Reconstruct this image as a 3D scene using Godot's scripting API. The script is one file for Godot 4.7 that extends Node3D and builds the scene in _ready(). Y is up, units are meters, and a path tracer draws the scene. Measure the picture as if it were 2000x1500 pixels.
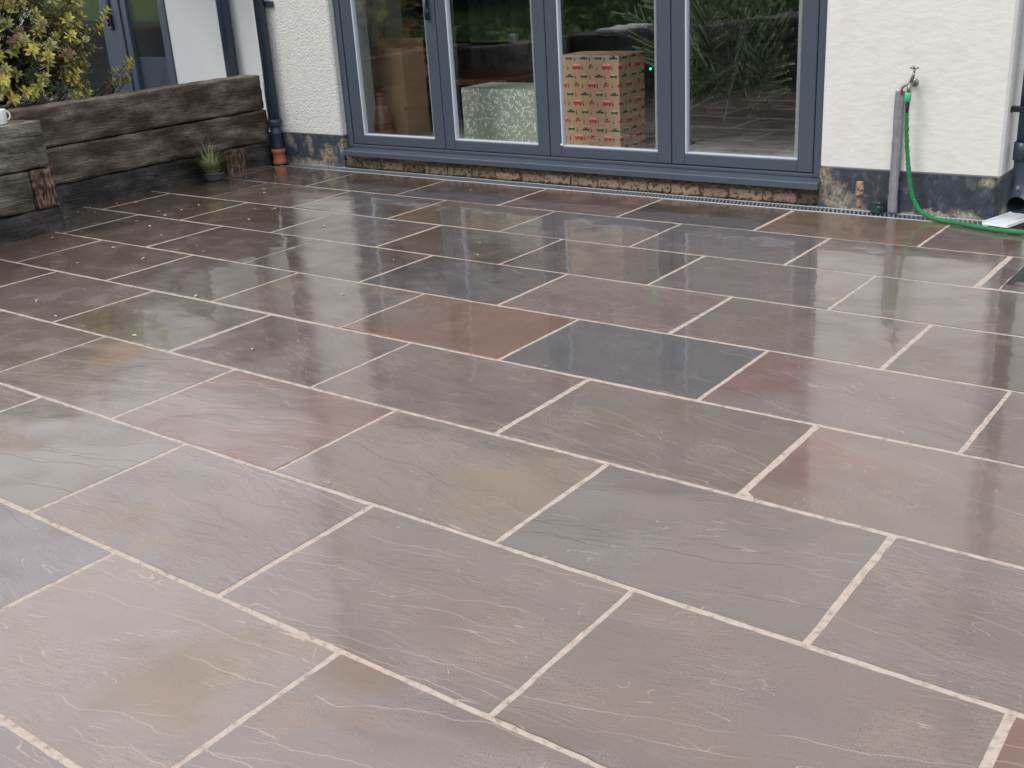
extends Node3D
# A wet sandstone patio in front of a white rendered house with grey bi-fold doors.

const CHARCOAL := Color(0.034, 0.052, 0.085)
var rng := RandomNumberGenerator.new()
var M := {}
var taken := {}
var up_noise := FastNoiseLite.new()


# ---------------------------------------------------------------- naming and tagging
func numbered(called: String) -> String:
	var n: int = taken.get(called, 0)
	taken[called] = n + 1
	return called if n == 0 else "%s_%03d" % [called, n]


func thing(called: String, label: String, category: String, at := Vector3.ZERO, group := "") -> Node3D:
	var o := Node3D.new()
	o.name = numbered(called)
	add_child(o)
	o.position = at
	tag(o, label, category, group)
	return o


func tag(o: Node, label: String, category: String, group := "") -> void:
	o.set_meta("label", label)
	o.set_meta("category", category)
	if group != "":
		o.set_meta("group", group)


func part(called: String, mesh: Mesh, material: Material, parent: Node, at := Vector3.ZERO) -> MeshInstance3D:
	var o := MeshInstance3D.new()
	o.name = called
	o.mesh = mesh
	o.material_override = material
	parent.add_child(o, true)
	o.position = at
	return o


func structure(called: String) -> Node3D:
	var o := Node3D.new()
	o.name = numbered(called)
	add_child(o)
	o.set_meta("kind", "structure")
	return o


# ---------------------------------------------------------------- shapes
func sharp() -> SurfaceTool:
	var st := SurfaceTool.new()
	st.begin(Mesh.PRIMITIVE_TRIANGLES)
	st.set_smooth_group(-1)
	return st


func soft() -> SurfaceTool:
	var st := SurfaceTool.new()
	st.begin(Mesh.PRIMITIVE_TRIANGLES)
	st.set_smooth_group(0)
	return st


func done(st: SurfaceTool) -> ArrayMesh:
	st.generate_normals()
	return st.commit()


func tri_out(st: SurfaceTool, a: Vector3, b: Vector3, c: Vector3, from: Vector3) -> void:
	# front faces run clockwise: turn the triangle so that it looks away from «from»
	var n := (c - a).cross(b - a)
	if n.dot((a + b + c) / 3.0 - from) < 0.0:
		var t := b
		b = c
		c = t
	st.add_vertex(a)
	st.add_vertex(b)
	st.add_vertex(c)


func quad_out(st: SurfaceTool, a: Vector3, b: Vector3, c: Vector3, d: Vector3, from: Vector3) -> void:
	tri_out(st, a, b, c, from)
	tri_out(st, a, c, d, from)


func box(st: SurfaceTool, lo: Vector3, hi: Vector3, bevel := 0.003) -> void:
	var mid := (lo + hi) / 2.0
	var h := (hi - lo) / 2.0
	var b := minf(bevel, minf(h.x, minf(h.y, h.z)) * 0.45)
	var corner := func(sx: int, sy: int, sz: int, face: int) -> Vector3:
		var s := Vector3(sx, sy, sz)
		var v := Vector3.ZERO
		for k in 3:
			v[k] = mid[k] + s[k] * (h[k] if k == face or b <= 0.0 else h[k] - b)
		return v
	for f in 3:
		var u := (f + 1) % 3
		var w := (f + 2) % 3
		for s in [-1, 1]:
			var q := []
			for e in [[-1, -1], [1, -1], [1, 1], [-1, 1]]:
				var g := [0, 0, 0]
				g[f] = s
				g[u] = e[0]
				g[w] = e[1]
				q.append(corner.call(g[0], g[1], g[2], f))
			quad_out(st, q[0], q[1], q[2], q[3], mid)
	if b <= 0.0:
		return
	for f in 3:   # the edges that run along f
		var u := (f + 1) % 3
		var w := (f + 2) % 3
		for su in [-1, 1]:
			for sw in [-1, 1]:
				var q := []
				for e in [[-1, u], [1, u], [1, w], [-1, w]]:
					var g := [0, 0, 0]
					g[f] = e[0]
					g[u] = su
					g[w] = sw
					q.append(corner.call(g[0], g[1], g[2], e[1]))
				quad_out(st, q[0], q[1], q[2], q[3], mid)
	for sx in [-1, 1]:
		for sy in [-1, 1]:
			for sz in [-1, 1]:
				tri_out(st, corner.call(sx, sy, sz, 0), corner.call(sx, sy, sz, 1), corner.call(sx, sy, sz, 2), mid)


func box_mesh(lo: Vector3, hi: Vector3, bevel := 0.003) -> ArrayMesh:
	var st := sharp()
	box(st, lo, hi, bevel)
	return done(st)


# A box with rounded, uneven faces: old timber, brick, stone. «groove» heights along y get a crack.
func rough(lo: Vector3, hi: Vector3, cell: float, r: float, amp: float, freq: float, seed_: int, grooves := [], grain := 1.0) -> ArrayMesh:
	var st := soft()
	var n := FastNoiseLite.new()
	n.seed = seed_
	n.frequency = freq
	n.fractal_octaves = 3
	var mid := (lo + hi) / 2.0
	var h := (hi - lo) / 2.0
	var rr := minf(r, minf(h.x, minf(h.y, h.z)) * 0.9)
	var shape := func(p: Vector3) -> Vector3:
		var inner := p.clamp(lo + Vector3.ONE * rr, hi - Vector3.ONE * rr)
		var d := p - inner
		var q := inner + (d.normalized() * rr if d.length() > 1e-6 else d)
		var push := n.get_noise_3d(q.x, q.y * 2.2, q.z * grain) * amp
		for g in grooves:
			push -= 0.016 * exp(-pow((q.y - g - n.get_noise_1d(q.z * 3.0 + q.x) * 0.02) / 0.006, 2.0))
		return q + (d.normalized() * push if d.length() > 1e-6 else Vector3.ZERO)
	for f in 3:
		var u := (f + 1) % 3
		var w := (f + 2) % 3
		var nu := clampi(int(2.0 * h[u] / cell), 2, 90)
		var nw := clampi(int(2.0 * h[w] / cell), 2, 90)
		for s in [-1.0, 1.0]:
			var grid := []
			for i in nu + 1:
				var row := []
				for j in nw + 1:
					var p := mid
					p[f] += s * h[f]
					p[u] += (2.0 * i / nu - 1.0) * h[u]
					p[w] += (2.0 * j / nw - 1.0) * h[w]
					row.append(shape.call(p))
				grid.append(row)
			for i in nu:
				for j in nw:
					var from: Vector3 = grid[i][j]
					from[f] = mid[f]
					from = from.lerp(mid, 0.02)
					quad_out(st, grid[i][j], grid[i + 1][j], grid[i + 1][j + 1], grid[i][j + 1], from)
	return done(st)


func tube(st: SurfaceTool, pts: Array, radii: Array, sides := 10, caps := true) -> void:
	var rings := []
	var side := Vector3.RIGHT
	for i in pts.size():
		var t: Vector3 = (pts[mini(i + 1, pts.size() - 1)] - pts[maxi(i - 1, 0)]).normalized()
		if absf(t.dot(side)) > 0.95:
			side = Vector3.FORWARD if absf(t.z) < 0.9 else Vector3.UP
		side = (side - t * t.dot(side)).normalized()
		var other := t.cross(side)
		var ring := []
		for k in sides:
			var a := TAU * k / sides
			ring.append(pts[i] + (side * cos(a) + other * sin(a)) * float(radii[mini(i, radii.size() - 1)]))
		rings.append(ring)
	for i in pts.size() - 1:
		var mid: Vector3 = (pts[i] + pts[i + 1]) / 2.0
		for k in sides:
			var l := (k + 1) % sides
			quad_out(st, rings[i][k], rings[i][l], rings[i + 1][l], rings[i + 1][k], mid)
	if caps:
		for e in [0, pts.size() - 1]:
			var inside: Vector3 = pts[1] if e == 0 else pts[e - 1]
			for k in sides:
				tri_out(st, pts[e], rings[e][k], rings[e][(k + 1) % sides], inside)


func tube_mesh(pts: Array, radii: Array, sides := 10) -> ArrayMesh:
	var st := soft()
	tube(st, pts, radii, sides)
	return done(st)


func lathe(st: SurfaceTool, profile: Array, at: Vector3, sides := 24) -> void:
	for i in profile.size() - 1:
		var a: Vector2 = profile[i]
		var b: Vector2 = profile[i + 1]
		var inward: bool = b.y < a.y - 1e-5 and b.x <= a.x + 0.002 and i > 0 and a.y > profile[0].y + 0.01
		for k in sides:
			var p := TAU * k / sides
			var q := TAU * (k + 1) / sides
			var u := Vector3(cos(p), 0, sin(p))
			var w := Vector3(cos(q), 0, sin(q))
			var p0 := at + u * a.x + Vector3.UP * a.y
			var p1 := at + w * a.x + Vector3.UP * a.y
			var p2 := at + w * b.x + Vector3.UP * b.y
			var p3 := at + u * b.x + Vector3.UP * b.y
			var from := at + Vector3.UP * ((a.y + b.y) / 2.0)
			if absf(a.y - b.y) < 1e-5:
				from -= Vector3.UP * (1.0 if b.x < a.x else -1.0)
			elif inward:
				from = (p0 + p2) / 2.0 * 2.0 - from
			quad_out(st, p0, p1, p2, p3, from)


func lathe_mesh(profile: Array, sides := 24) -> ArrayMesh:
	var st := soft()
	lathe(st, profile, Vector3.ZERO, sides)
	return done(st)


# ---------------------------------------------------------------- materials
func lin(r: float, g: float, b: float) -> Color:
	return Color(r, g, b).linear_to_srgb()


func mat(called: String, color: Color, roughness := 0.6, metallic := 0.0, specular := 0.5) -> StandardMaterial3D:
	var m := StandardMaterial3D.new()
	m.resource_name = called
	m.albedo_color = color.linear_to_srgb()
	m.roughness = roughness
	m.metallic = metallic
	m.metallic_specular = specular
	M[called] = m
	return m


func noise_tex(size: int, freq: float, octaves: int, seed_: int, ramp: Gradient = null, kind := FastNoiseLite.TYPE_SIMPLEX_SMOOTH, warp := 0.0) -> NoiseTexture2D:
	var n := FastNoiseLite.new()
	n.noise_type = kind
	n.frequency = freq
	n.fractal_octaves = octaves
	n.seed = seed_
	if warp > 0.0:
		n.domain_warp_enabled = true
		n.domain_warp_amplitude = warp
		n.domain_warp_frequency = freq * 1.5
	var t := NoiseTexture2D.new()
	t.width = size
	t.height = size
	t.seamless = true
	t.noise = n
	if ramp:
		t.color_ramp = ramp
	return t


func ramp_of(stops: Array) -> Gradient:
	var g := Gradient.new()
	var offs := PackedFloat32Array()
	var cols := PackedColorArray()
	for s in stops:
		offs.append(s[0])
		cols.append(s[1].linear_to_srgb())
	g.offsets = offs
	g.colors = cols
	return g


func triplanar(m: StandardMaterial3D, scale: Vector3, world := true) -> void:
	m.uv1_triplanar = true
	m.uv1_world_triplanar = world
	m.uv1_scale = scale
	m.uv1_triplanar_sharpness = 4.0


func bump(m: StandardMaterial3D, t: Texture2D, cm: float) -> void:
	m.heightmap_enabled = true
	m.heightmap_texture = t
	m.heightmap_scale = cm


func make_grain() -> Array:
	# weathered timber: long grain along u with checks, repeating in u
	var w := 1024
	var h := 512
	var n := FastNoiseLite.new()
	n.seed = 61
	n.frequency = 1.0
	n.fractal_octaves = 4
	var c := FastNoiseLite.new()
	c.seed = 62
	c.frequency = 1.0
	c.fractal_octaves = 2
	var pic := PackedByteArray()
	pic.resize(w * h)
	var rel := PackedFloat32Array()
	rel.resize(w * h)
	for y in h:
		for x in w:
			var u := float(x) / w
			var v := float(y) / h
			var share := smoothstep(0.85, 1.0, u)
			var wave := 0.02 * c.get_noise_2d(u * 3.0, v * 2.0)
			var g := lerpf(n.get_noise_2d(u * 7.0, (v + wave) * 55.0), n.get_noise_2d((u - 1.0) * 7.0, (v + wave) * 55.0), share)
			var k := lerpf(c.get_noise_2d(u * 5.0 + 30.0, (v + wave) * 34.0), c.get_noise_2d((u - 1.0) * 5.0 + 30.0, (v + wave) * 34.0), share)
			var check := 1.0 - smoothstep(0.0, 0.07, absf(k - 0.12))
			check *= smoothstep(-0.1, 0.25, c.get_noise_2d(u * 6.0, v * 9.0 + 60.0)) * (1.0 - share)
			var fleck := n.get_noise_2d(u * 60.0, v * 60.0 + 9.0)
			pic[y * w + x] = clampi(int(255.0 * (0.82 + 0.22 * g + 0.16 * fleck - 0.4 * check)), 20, 255)
			rel[y * w + x] = 0.5 + 0.3 * g - 0.5 * check + 0.1 * fleck
	return [ImageTexture.create_from_image(Image.create_from_data(w, h, false, Image.FORMAT_L8, pic)), ImageTexture.create_from_image(Image.create_from_data(w, h, false, Image.FORMAT_RF, rel.to_byte_array()))]


func make_materials() -> void:
	var m := mat("roughcast_render", Color(0.62, 0.63, 0.62), 0.85)
	bump(m, noise_tex(512, 0.036, 4, 5), 0.6)
	m.albedo_texture = noise_tex(512, 0.012, 4, 6, ramp_of([[0.0, Color(0.86, 0.87, 0.86)], [0.5, Color(0.97, 0.97, 0.96)], [1.0, Color(1, 1, 1)]]))
	triplanar(m, Vector3(2.0, 2.0, 2.0))
	m = mat("smooth_render", Color(0.7, 0.705, 0.685), 0.85)
	bump(m, noise_tex(512, 0.024, 5, 15), 0.15)
	m.albedo_texture = noise_tex(512, 0.01, 5, 16, ramp_of([[0.0, Color(0.92, 0.92, 0.91)], [0.45, Color(0.98, 0.98, 0.98)], [1.0, Color(1, 1, 1)]]))
	triplanar(m, Vector3(1.0, 1.7, 1.0))
	m = mat("panel_white", Color(0.57, 0.6, 0.62), 0.6)
	m.albedo_texture = noise_tex(256, 0.006, 4, 25, ramp_of([[0.0, Color(0.92, 0.93, 0.93)], [1.0, Color(1, 1, 1)]]))
	triplanar(m, Vector3(0.7, 0.4, 0.7))
	mat("charcoal_frame", Color(0.063, 0.082, 0.115), 0.32)
	M.charcoal_frame.roughness_texture = noise_tex(256, 0.02, 4, 31, ramp_of([[0.0, Color(0.7, 0.7, 0.7)], [1.0, Color(1, 1, 1)]]))
	triplanar(M.charcoal_frame, Vector3(2, 2, 2))
	mat("gasket", Color(0.01, 0.012, 0.015), 0.6)
	mat("bead", Color(0.5, 0.56, 0.64), 0.35)
	mat("spacer", Color(0.25, 0.29, 0.29), 0.5)
	mat("black_metal", Color(0.012, 0.014, 0.018), 0.3)
	mat("chrome", Color(0.7, 0.7, 0.72), 0.2, 1.0)
	mat("pipe_paint", Color(0.026, 0.04, 0.068), 0.35)
	mat("terracotta", Color(0.36, 0.13, 0.075), 0.7)
	bump(M.terracotta, noise_tex(256, 0.03, 3, 41), 0.1)
	triplanar(M.terracotta, Vector3(6, 6, 6))
	var glass := mat("glass", Color(1, 1, 1), 0.0)
	glass.albedo_color = Color(0.5, 0.6, 0.55, 0.0)
	glass.transparency = BaseMaterial3D.TRANSPARENCY_ALPHA
	glass.metallic_specular = 0.5
	# mortar
	m = mat("mortar", Color(0.47, 0.395, 0.35), 0.9)
	m.albedo_texture = noise_tex(512, 0.03, 5, 51, ramp_of([[0.02, Color(0.5, 0.46, 0.42)], [0.3, Color(0.84, 0.82, 0.79)], [0.55, Color(0.97, 0.96, 0.94)], [1.0, Color(1, 1, 1)]]))
	bump(m, noise_tex(512, 0.09, 3, 52), 0.25)
	triplanar(m, Vector3(1.7, 1.7, 1.7))
	# galvanised steel
	m = mat("galvanised", Color(0.46, 0.51, 0.57), 0.4, 0.75)
	m.roughness_texture = noise_tex(256, 0.03, 3, 61, ramp_of([[0.0, Color(0.6, 0.6, 0.6)], [1.0, Color(1, 1, 1)]]))
	triplanar(m, Vector3(3, 3, 3))
	mat("channel_dark", Color(0.012, 0.014, 0.016), 0.7)
	# timber: three weathered tones, grain along z
	var tones := [
		["sleeper_dark", [[0.2, Color(0.02, 0.019, 0.022)], [0.5, Color(0.046, 0.043, 0.048)], [0.75, Color(0.11, 0.098, 0.096)]], 71],
		["sleeper_brown", [[0.2, Color(0.055, 0.037, 0.027)], [0.42, Color(0.12, 0.085, 0.064)], [0.58, Color(0.175, 0.143, 0.116)], [0.72, Color(0.2, 0.178, 0.135)], [0.85, Color(0.34, 0.29, 0.24)]], 72],
		["sleeper_mossy", [[0.2, Color(0.07, 0.068, 0.055)], [0.4, Color(0.16, 0.145, 0.11)], [0.58, Color(0.25, 0.23, 0.175)], [0.8, Color(0.34, 0.325, 0.27)]], 73],
		["sleeper_end", [[0.25, Color(0.025, 0.015, 0.011)], [0.45, Color(0.08, 0.048, 0.033)], [0.62, Color(0.14, 0.09, 0.06)], [0.8, Color(0.27, 0.19, 0.12)]], 74]]
	var grain := make_grain()
	for t in tones:
		m = mat(t[0], Color(1, 1, 1), 0.75)
		if t[0] == "sleeper_end":
			m.albedo_texture = noise_tex(512, 0.016, 6, t[2], ramp_of(t[1]), FastNoiseLite.TYPE_SIMPLEX_SMOOTH, 15.0)
			bump(m, noise_tex(512, 0.05, 5, t[2] + 10), 0.4)
			triplanar(m, Vector3(3.0, 1.2, 4.0))
			continue
		m.albedo_texture = grain[0]
		m.detail_enabled = true
		m.detail_blend_mode = BaseMaterial3D.BLEND_MODE_MUL
		m.detail_albedo = noise_tex(512, 0.006, 6, t[2], ramp_of(t[1]), FastNoiseLite.TYPE_SIMPLEX_SMOOTH, 25.0)
		m.detail_uv_layer = BaseMaterial3D.DETAIL_UV_2
		m.uv2_triplanar = true
		m.uv2_world_triplanar = true
		m.uv2_scale = Vector3(1.1, 1.7, 0.7)
		bump(m, grain[1], 0.9)
		triplanar(m, Vector3(1.3, 1.3, 0.45))
		m.uv1_offset = Vector3(0.1, 0.12, 0.0)
	# brick tones
	var bk := [[Color(0.3, 0.2, 0.15), 81], [Color(0.35, 0.255, 0.185), 82], [Color(0.2, 0.145, 0.1), 83], [Color(0.1, 0.083, 0.05), 84]]
	for k in 4:
		m = mat("brick_%d" % k, bk[k][0], 0.8)
		m.albedo_texture = noise_tex(256, 0.02, 5, bk[k][1], ramp_of([[0.22, Color(0.25, 0.22, 0.17)], [0.45, Color(0.85, 0.83, 0.8)], [0.75, Color(1, 1, 1)]]))
		bump(m, noise_tex(256, 0.04, 4, bk[k][1] + 5), 0.5)
		triplanar(m, Vector3(4, 4, 4))
	m = mat("wall_footing", Color(0.2, 0.155, 0.11), 0.85)
	m.albedo_texture = noise_tex(256, 0.03, 5, 88, ramp_of([[0.25, Color(0.3, 0.28, 0.25)], [0.6, Color(1, 1, 1)]]))
	bump(m, M.brick_0.heightmap_texture, 1.0)
	triplanar(m, Vector3(3, 3, 3))
	# ground and garden
	m = mat("soil", Color(0.03, 0.022, 0.015), 0.95)
	bump(m, M.brick_0.heightmap_texture, 2.0)
	triplanar(m, Vector3(1, 1, 1))
	m = mat("lawn_green", Color(0.15, 0.29, 0.055), 0.9)
	m.albedo_texture = noise_tex(512, 0.02, 6, 91, ramp_of([[0.25, Color(0.6, 0.65, 0.5)], [0.5, Color(0.9, 0.92, 0.85)], [0.75, Color(1, 1, 1)]]))
	bump(m, noise_tex(512, 0.06, 4, 92), 4.0)
	triplanar(m, Vector3(0.4, 0.4, 0.4))
	# hose, tap and small things
	m = mat("hose_green", Color(0.012, 0.27, 0.085), 0.55)
	m.albedo_texture = noise_tex(256, 0.05, 3, 95, ramp_of([[0.3, Color(0.55, 0.6, 0.55)], [0.6, Color(1, 1, 1)]]))
	bump(m, noise_tex(256, 0.12, 2, 96), 0.4)
	triplanar(m, Vector3(9, 9, 9))
	mat("connector_green", Color(0.05, 0.5, 0.23), 0.35)
	mat("rubber", Color(0.03, 0.045, 0.045), 0.5)
	mat("tap_metal", Color(0.27, 0.25, 0.22), 0.4, 0.9)
	m = mat("lagging_grey", Color(0.25, 0.25, 0.29), 0.85)
	m.albedo_texture = noise_tex(256, 0.02, 4, 97, ramp_of([[0.2, Color(0.75, 0.75, 0.75)], [0.7, Color(1, 1, 1)]]))
	triplanar(m, Vector3(8, 0.8, 8))
	mat("white_glaze", Color(0.8, 0.81, 0.83), 0.15)
	mat("white_plastic", Color(0.72, 0.76, 0.79), 0.4)
	m = mat("bag_green", Color(0.012, 0.045, 0.045), 0.3)
	mat("petal", Color(0.52, 0.46, 0.31), 0.6)
	mat("pot_grey", Color(0.13, 0.15, 0.17), 0.5)
	mat("soil_pot", Color(0.02, 0.015, 0.012), 0.9)
	# indoors
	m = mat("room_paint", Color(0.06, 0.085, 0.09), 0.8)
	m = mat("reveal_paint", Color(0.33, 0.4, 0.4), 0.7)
	m = mat("room_floor", Color(0.6, 0.62, 0.64), 0.3)
	m.albedo_texture = noise_tex(256, 0.02, 4, 101, ramp_of([[0.2, Color(0.6, 0.55, 0.5)], [0.8, Color(1, 1, 1)]]))
	triplanar(m, Vector3(0.5, 1, 4))
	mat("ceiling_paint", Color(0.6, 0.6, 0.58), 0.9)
	m = mat("table_wood", Color(0.24, 0.13, 0.065), 0.4)
	m.albedo_texture = noise_tex(256, 0.02, 4, 103, ramp_of([[0.2, Color(0.5, 0.45, 0.4)], [0.8, Color(1, 1, 1)]]))
	triplanar(m, Vector3(0.8, 4, 6))
	mat("table_iron", Color(0.012, 0.012, 0.014), 0.5)
	mat("card", Color(0.36, 0.235, 0.14), 0.8)
	mat("curtain", Color(0.07, 0.1, 0.115), 0.9)
	mat("radiator", Color(0.6, 0.6, 0.55), 0.4)
	mat("vase_red", Color(0.2, 0.06, 0.05), 0.25)
	mat("vase_tan", Color(0.33, 0.18, 0.1), 0.3)
	mat("vase_brown", Color(0.22, 0.115, 0.085), 0.3)
	mat("twig", Color(0.11, 0.06, 0.05), 0.8)
	mat("fir_bark", Color(0.045, 0.034, 0.028), 0.9)
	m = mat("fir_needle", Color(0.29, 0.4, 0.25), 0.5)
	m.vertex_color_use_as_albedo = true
	mat("houseplant", Color(0.02, 0.06, 0.025), 0.4)
	mat("flower_red", Color(0.22, 0.015, 0.02), 0.6)
	# foliage
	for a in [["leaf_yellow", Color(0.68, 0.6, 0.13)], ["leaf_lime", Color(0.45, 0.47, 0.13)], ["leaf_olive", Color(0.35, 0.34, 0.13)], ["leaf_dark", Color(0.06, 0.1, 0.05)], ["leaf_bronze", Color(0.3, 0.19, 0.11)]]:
		m = mat(a[0], a[1], 0.45)
		m.backlight_enabled = true
		m.backlight = Color(0.35, 0.35, 0.2)
	m = mat("hedge_leaf", Color(0.022, 0.045, 0.02), 0.5)
	m.vertex_color_use_as_albedo = true
	mat("bark", Color(0.06, 0.045, 0.035), 0.9)
	m = mat("grass_blade", Color(1, 1, 1), 0.5)
	m.vertex_color_use_as_albedo = true
	m.backlight_enabled = true
	m.backlight = Color(0.4, 0.4, 0.2)


# ---------------------------------------------------------------- paving
const TEX_W := 640
const TEX_H := 416
var stone := []
var puddled := []


func make_stone_textures() -> void:
	for k in 6:
		var a := FastNoiseLite.new()
		a.seed = 200 + k
		a.frequency = 1.0
		a.fractal_octaves = 4
		a.fractal_gain = 0.5
		var w := FastNoiseLite.new()
		w.seed = 300 + k
		w.frequency = 1.0
		w.fractal_octaves = 2
		var f := FastNoiseLite.new()
		f.seed = 400 + k
		f.frequency = 1.0
		f.fractal_octaves = 3
		var s := FastNoiseLite.new()
		s.seed = 500 + k
		s.frequency = 1.0
		s.fractal_octaves = 2
		var albedo := PackedByteArray()
		albedo.resize(TEX_W * TEX_H * 3)
		var height := PackedFloat32Array()
		height.resize(TEX_W * TEX_H)
		var rough_ := PackedByteArray()
		rough_.resize(TEX_W * TEX_H)
		var film := PackedByteArray()
		film.resize(TEX_W * TEX_H)
		var turn: float = [0.22, -0.16, 0.27, 0.05, 0.18, 0.3][k]
		var steps: float = [4.5, 7.0, 3.0, 8.0, 5.0, 6.0][k]
		var streak: float = [0.7, 1.0, 0.5, 1.3, 0.9, 0.6][k]
		var ledges := []
		rng.seed = 900 + k
		for q in [8, 6, 7, 5, 9, 7][k]:
			ledges.append([rng.randf_range(-0.05, 0.7), rng.randf_range(0.0, 90.0), rng.randf_range(0.4, 1.0)])
		var ct := cos(turn)
		var sn := sin(turn)
		for y in TEX_H:
			for x in TEX_W:
				var px := x * 0.92 / TEX_W
				var py := y * 0.6 / TEX_H
				var u := px * ct - py * sn
				var v := px * sn + py * ct
				var wob := w.get_noise_2d(u * 2.2, v * 3.0)
				var bed := a.get_noise_2d(u * 0.85 + 0.15 * wob, v * 3.4 + 0.16 * wob)
				var t := (bed + 1.0) * steps
				var fr := t - floorf(t)
				var fine := f.get_noise_2d(u * 11.0, v * 150.0 + wob * 2.0)
				var grit := s.get_noise_2d(px * 290.0, py * 290.0)
				var patch := w.get_noise_2d(px * 3.1 + 40.0, py * 3.1)
				var lip := smoothstep(0.0, 0.05, fr)
				height[y * TEX_W + x] = (floorf(t) + lip) * 0.05 + fine * 0.011 * streak * smoothstep(-0.3, 0.4, patch) + bed * 0.12 + grit * 0.006
				# pale seam along some of the riven edges
				var seam := (1.0 - smoothstep(0.02, 0.07, fr)) * smoothstep(0.0, 0.3, f.get_noise_2d(px * 4.0 + 9.0, py * 4.0))
				if seam > 0.01 and a.get_noise_2d(u * 0.85 + 0.15 * wob, (v + 0.003) * 3.4 + 0.16 * wob) < bed:
					seam *= 0.1
				# long riven ledges with a pale lip
				var ledge := 0.0
				for q in ledges:
					var off: float = v - (q[0] + 0.035 * w.get_noise_2d(u * 2.6 + q[1], q[1]) + 0.008 * f.get_noise_2d(u * 11.0, q[1]))
					if absf(off) < 0.012:
						var part_ := smoothstep(-0.12, 0.15, w.get_noise_2d(u * 2.0 + q[1] * 3.0, 5.0))
						seam = maxf(seam, (1.0 - smoothstep(0.0006, 0.0026, absf(off))) * part_ * q[2])
					ledge += smoothstep(-0.0016, 0.0016, off) * 0.15 * q[2]
				height[y * TEX_W + x] += ledge
				var bloom := smoothstep(0.12, 0.6, patch + 0.4 * wob) * smoothstep(0.12, 0.42, grit)
				var tone := 0.70 + 0.03 * bed + 0.06 * fine * streak * smoothstep(-0.4, 0.35, patch) + 0.085 * grit + 0.02 * patch - 0.22 * smoothstep(0.52, 0.72, s.get_noise_2d(px * 110.0 + 50.0, py * 150.0)) * smoothstep(-0.1, 0.3, patch)
				tone += 0.2 * seam + 0.075 * bloom
				var warm := 0.014 * w.get_noise_2d(px * 2.0 - 20.0, py * 4.0 + 7.0) + 0.02 * fine
				var i := (y * TEX_W + x) * 3
				albedo[i] = clampi(int(255.0 * (tone + warm)), 0, 255)
				albedo[i + 1] = clampi(int(255.0 * tone), 0, 255)
				albedo[i + 2] = clampi(int(255.0 * (tone - warm)), 0, 255)
				var ro := 0.23 + 0.12 * patch + 0.08 * fine * streak + 0.2 * bloom + 0.1 * seam
				rough_[y * TEX_W + x] = clampi(int(255.0 * ro), 20, 255)
				# where the rain still stands as a film
				film[y * TEX_W + x] = clampi(int(255.0 * (0.62 + 0.38 * smoothstep(-0.4, 0.3, wob * 0.8 - patch * 0.5 + 0.2 * fine * streak) - bloom * 0.5)), 0, 255)
		var m := StandardMaterial3D.new()
		m.resource_name = "sandstone_%d" % k
		m.albedo_texture = ImageTexture.create_from_image(Image.create_from_data(TEX_W, TEX_H, false, Image.FORMAT_RGB8, albedo))
		m.roughness_texture = ImageTexture.create_from_image(Image.create_from_data(TEX_W, TEX_H, false, Image.FORMAT_L8, rough_))
		m.roughness = 1.0
		m.metallic_specular = 0.5
		m.clearcoat_enabled = true
		m.clearcoat = [0.5, 0.65, 0.75, 0.45, 0.6, 0.55][k]
		m.clearcoat_roughness = 0.09
		m.clearcoat_texture = ImageTexture.create_from_image(Image.create_from_data(TEX_W, TEX_H, false, Image.FORMAT_L8, film))
		m.vertex_color_use_as_albedo = true
		bump(m, ImageTexture.create_from_image(Image.create_from_data(TEX_W, TEX_H, false, Image.FORMAT_RF, height.to_byte_array())), 0.75)
		stone.append(m)
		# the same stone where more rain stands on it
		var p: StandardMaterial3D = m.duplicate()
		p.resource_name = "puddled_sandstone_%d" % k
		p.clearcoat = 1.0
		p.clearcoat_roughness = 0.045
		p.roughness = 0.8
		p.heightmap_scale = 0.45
		puddled.append(p)


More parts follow.
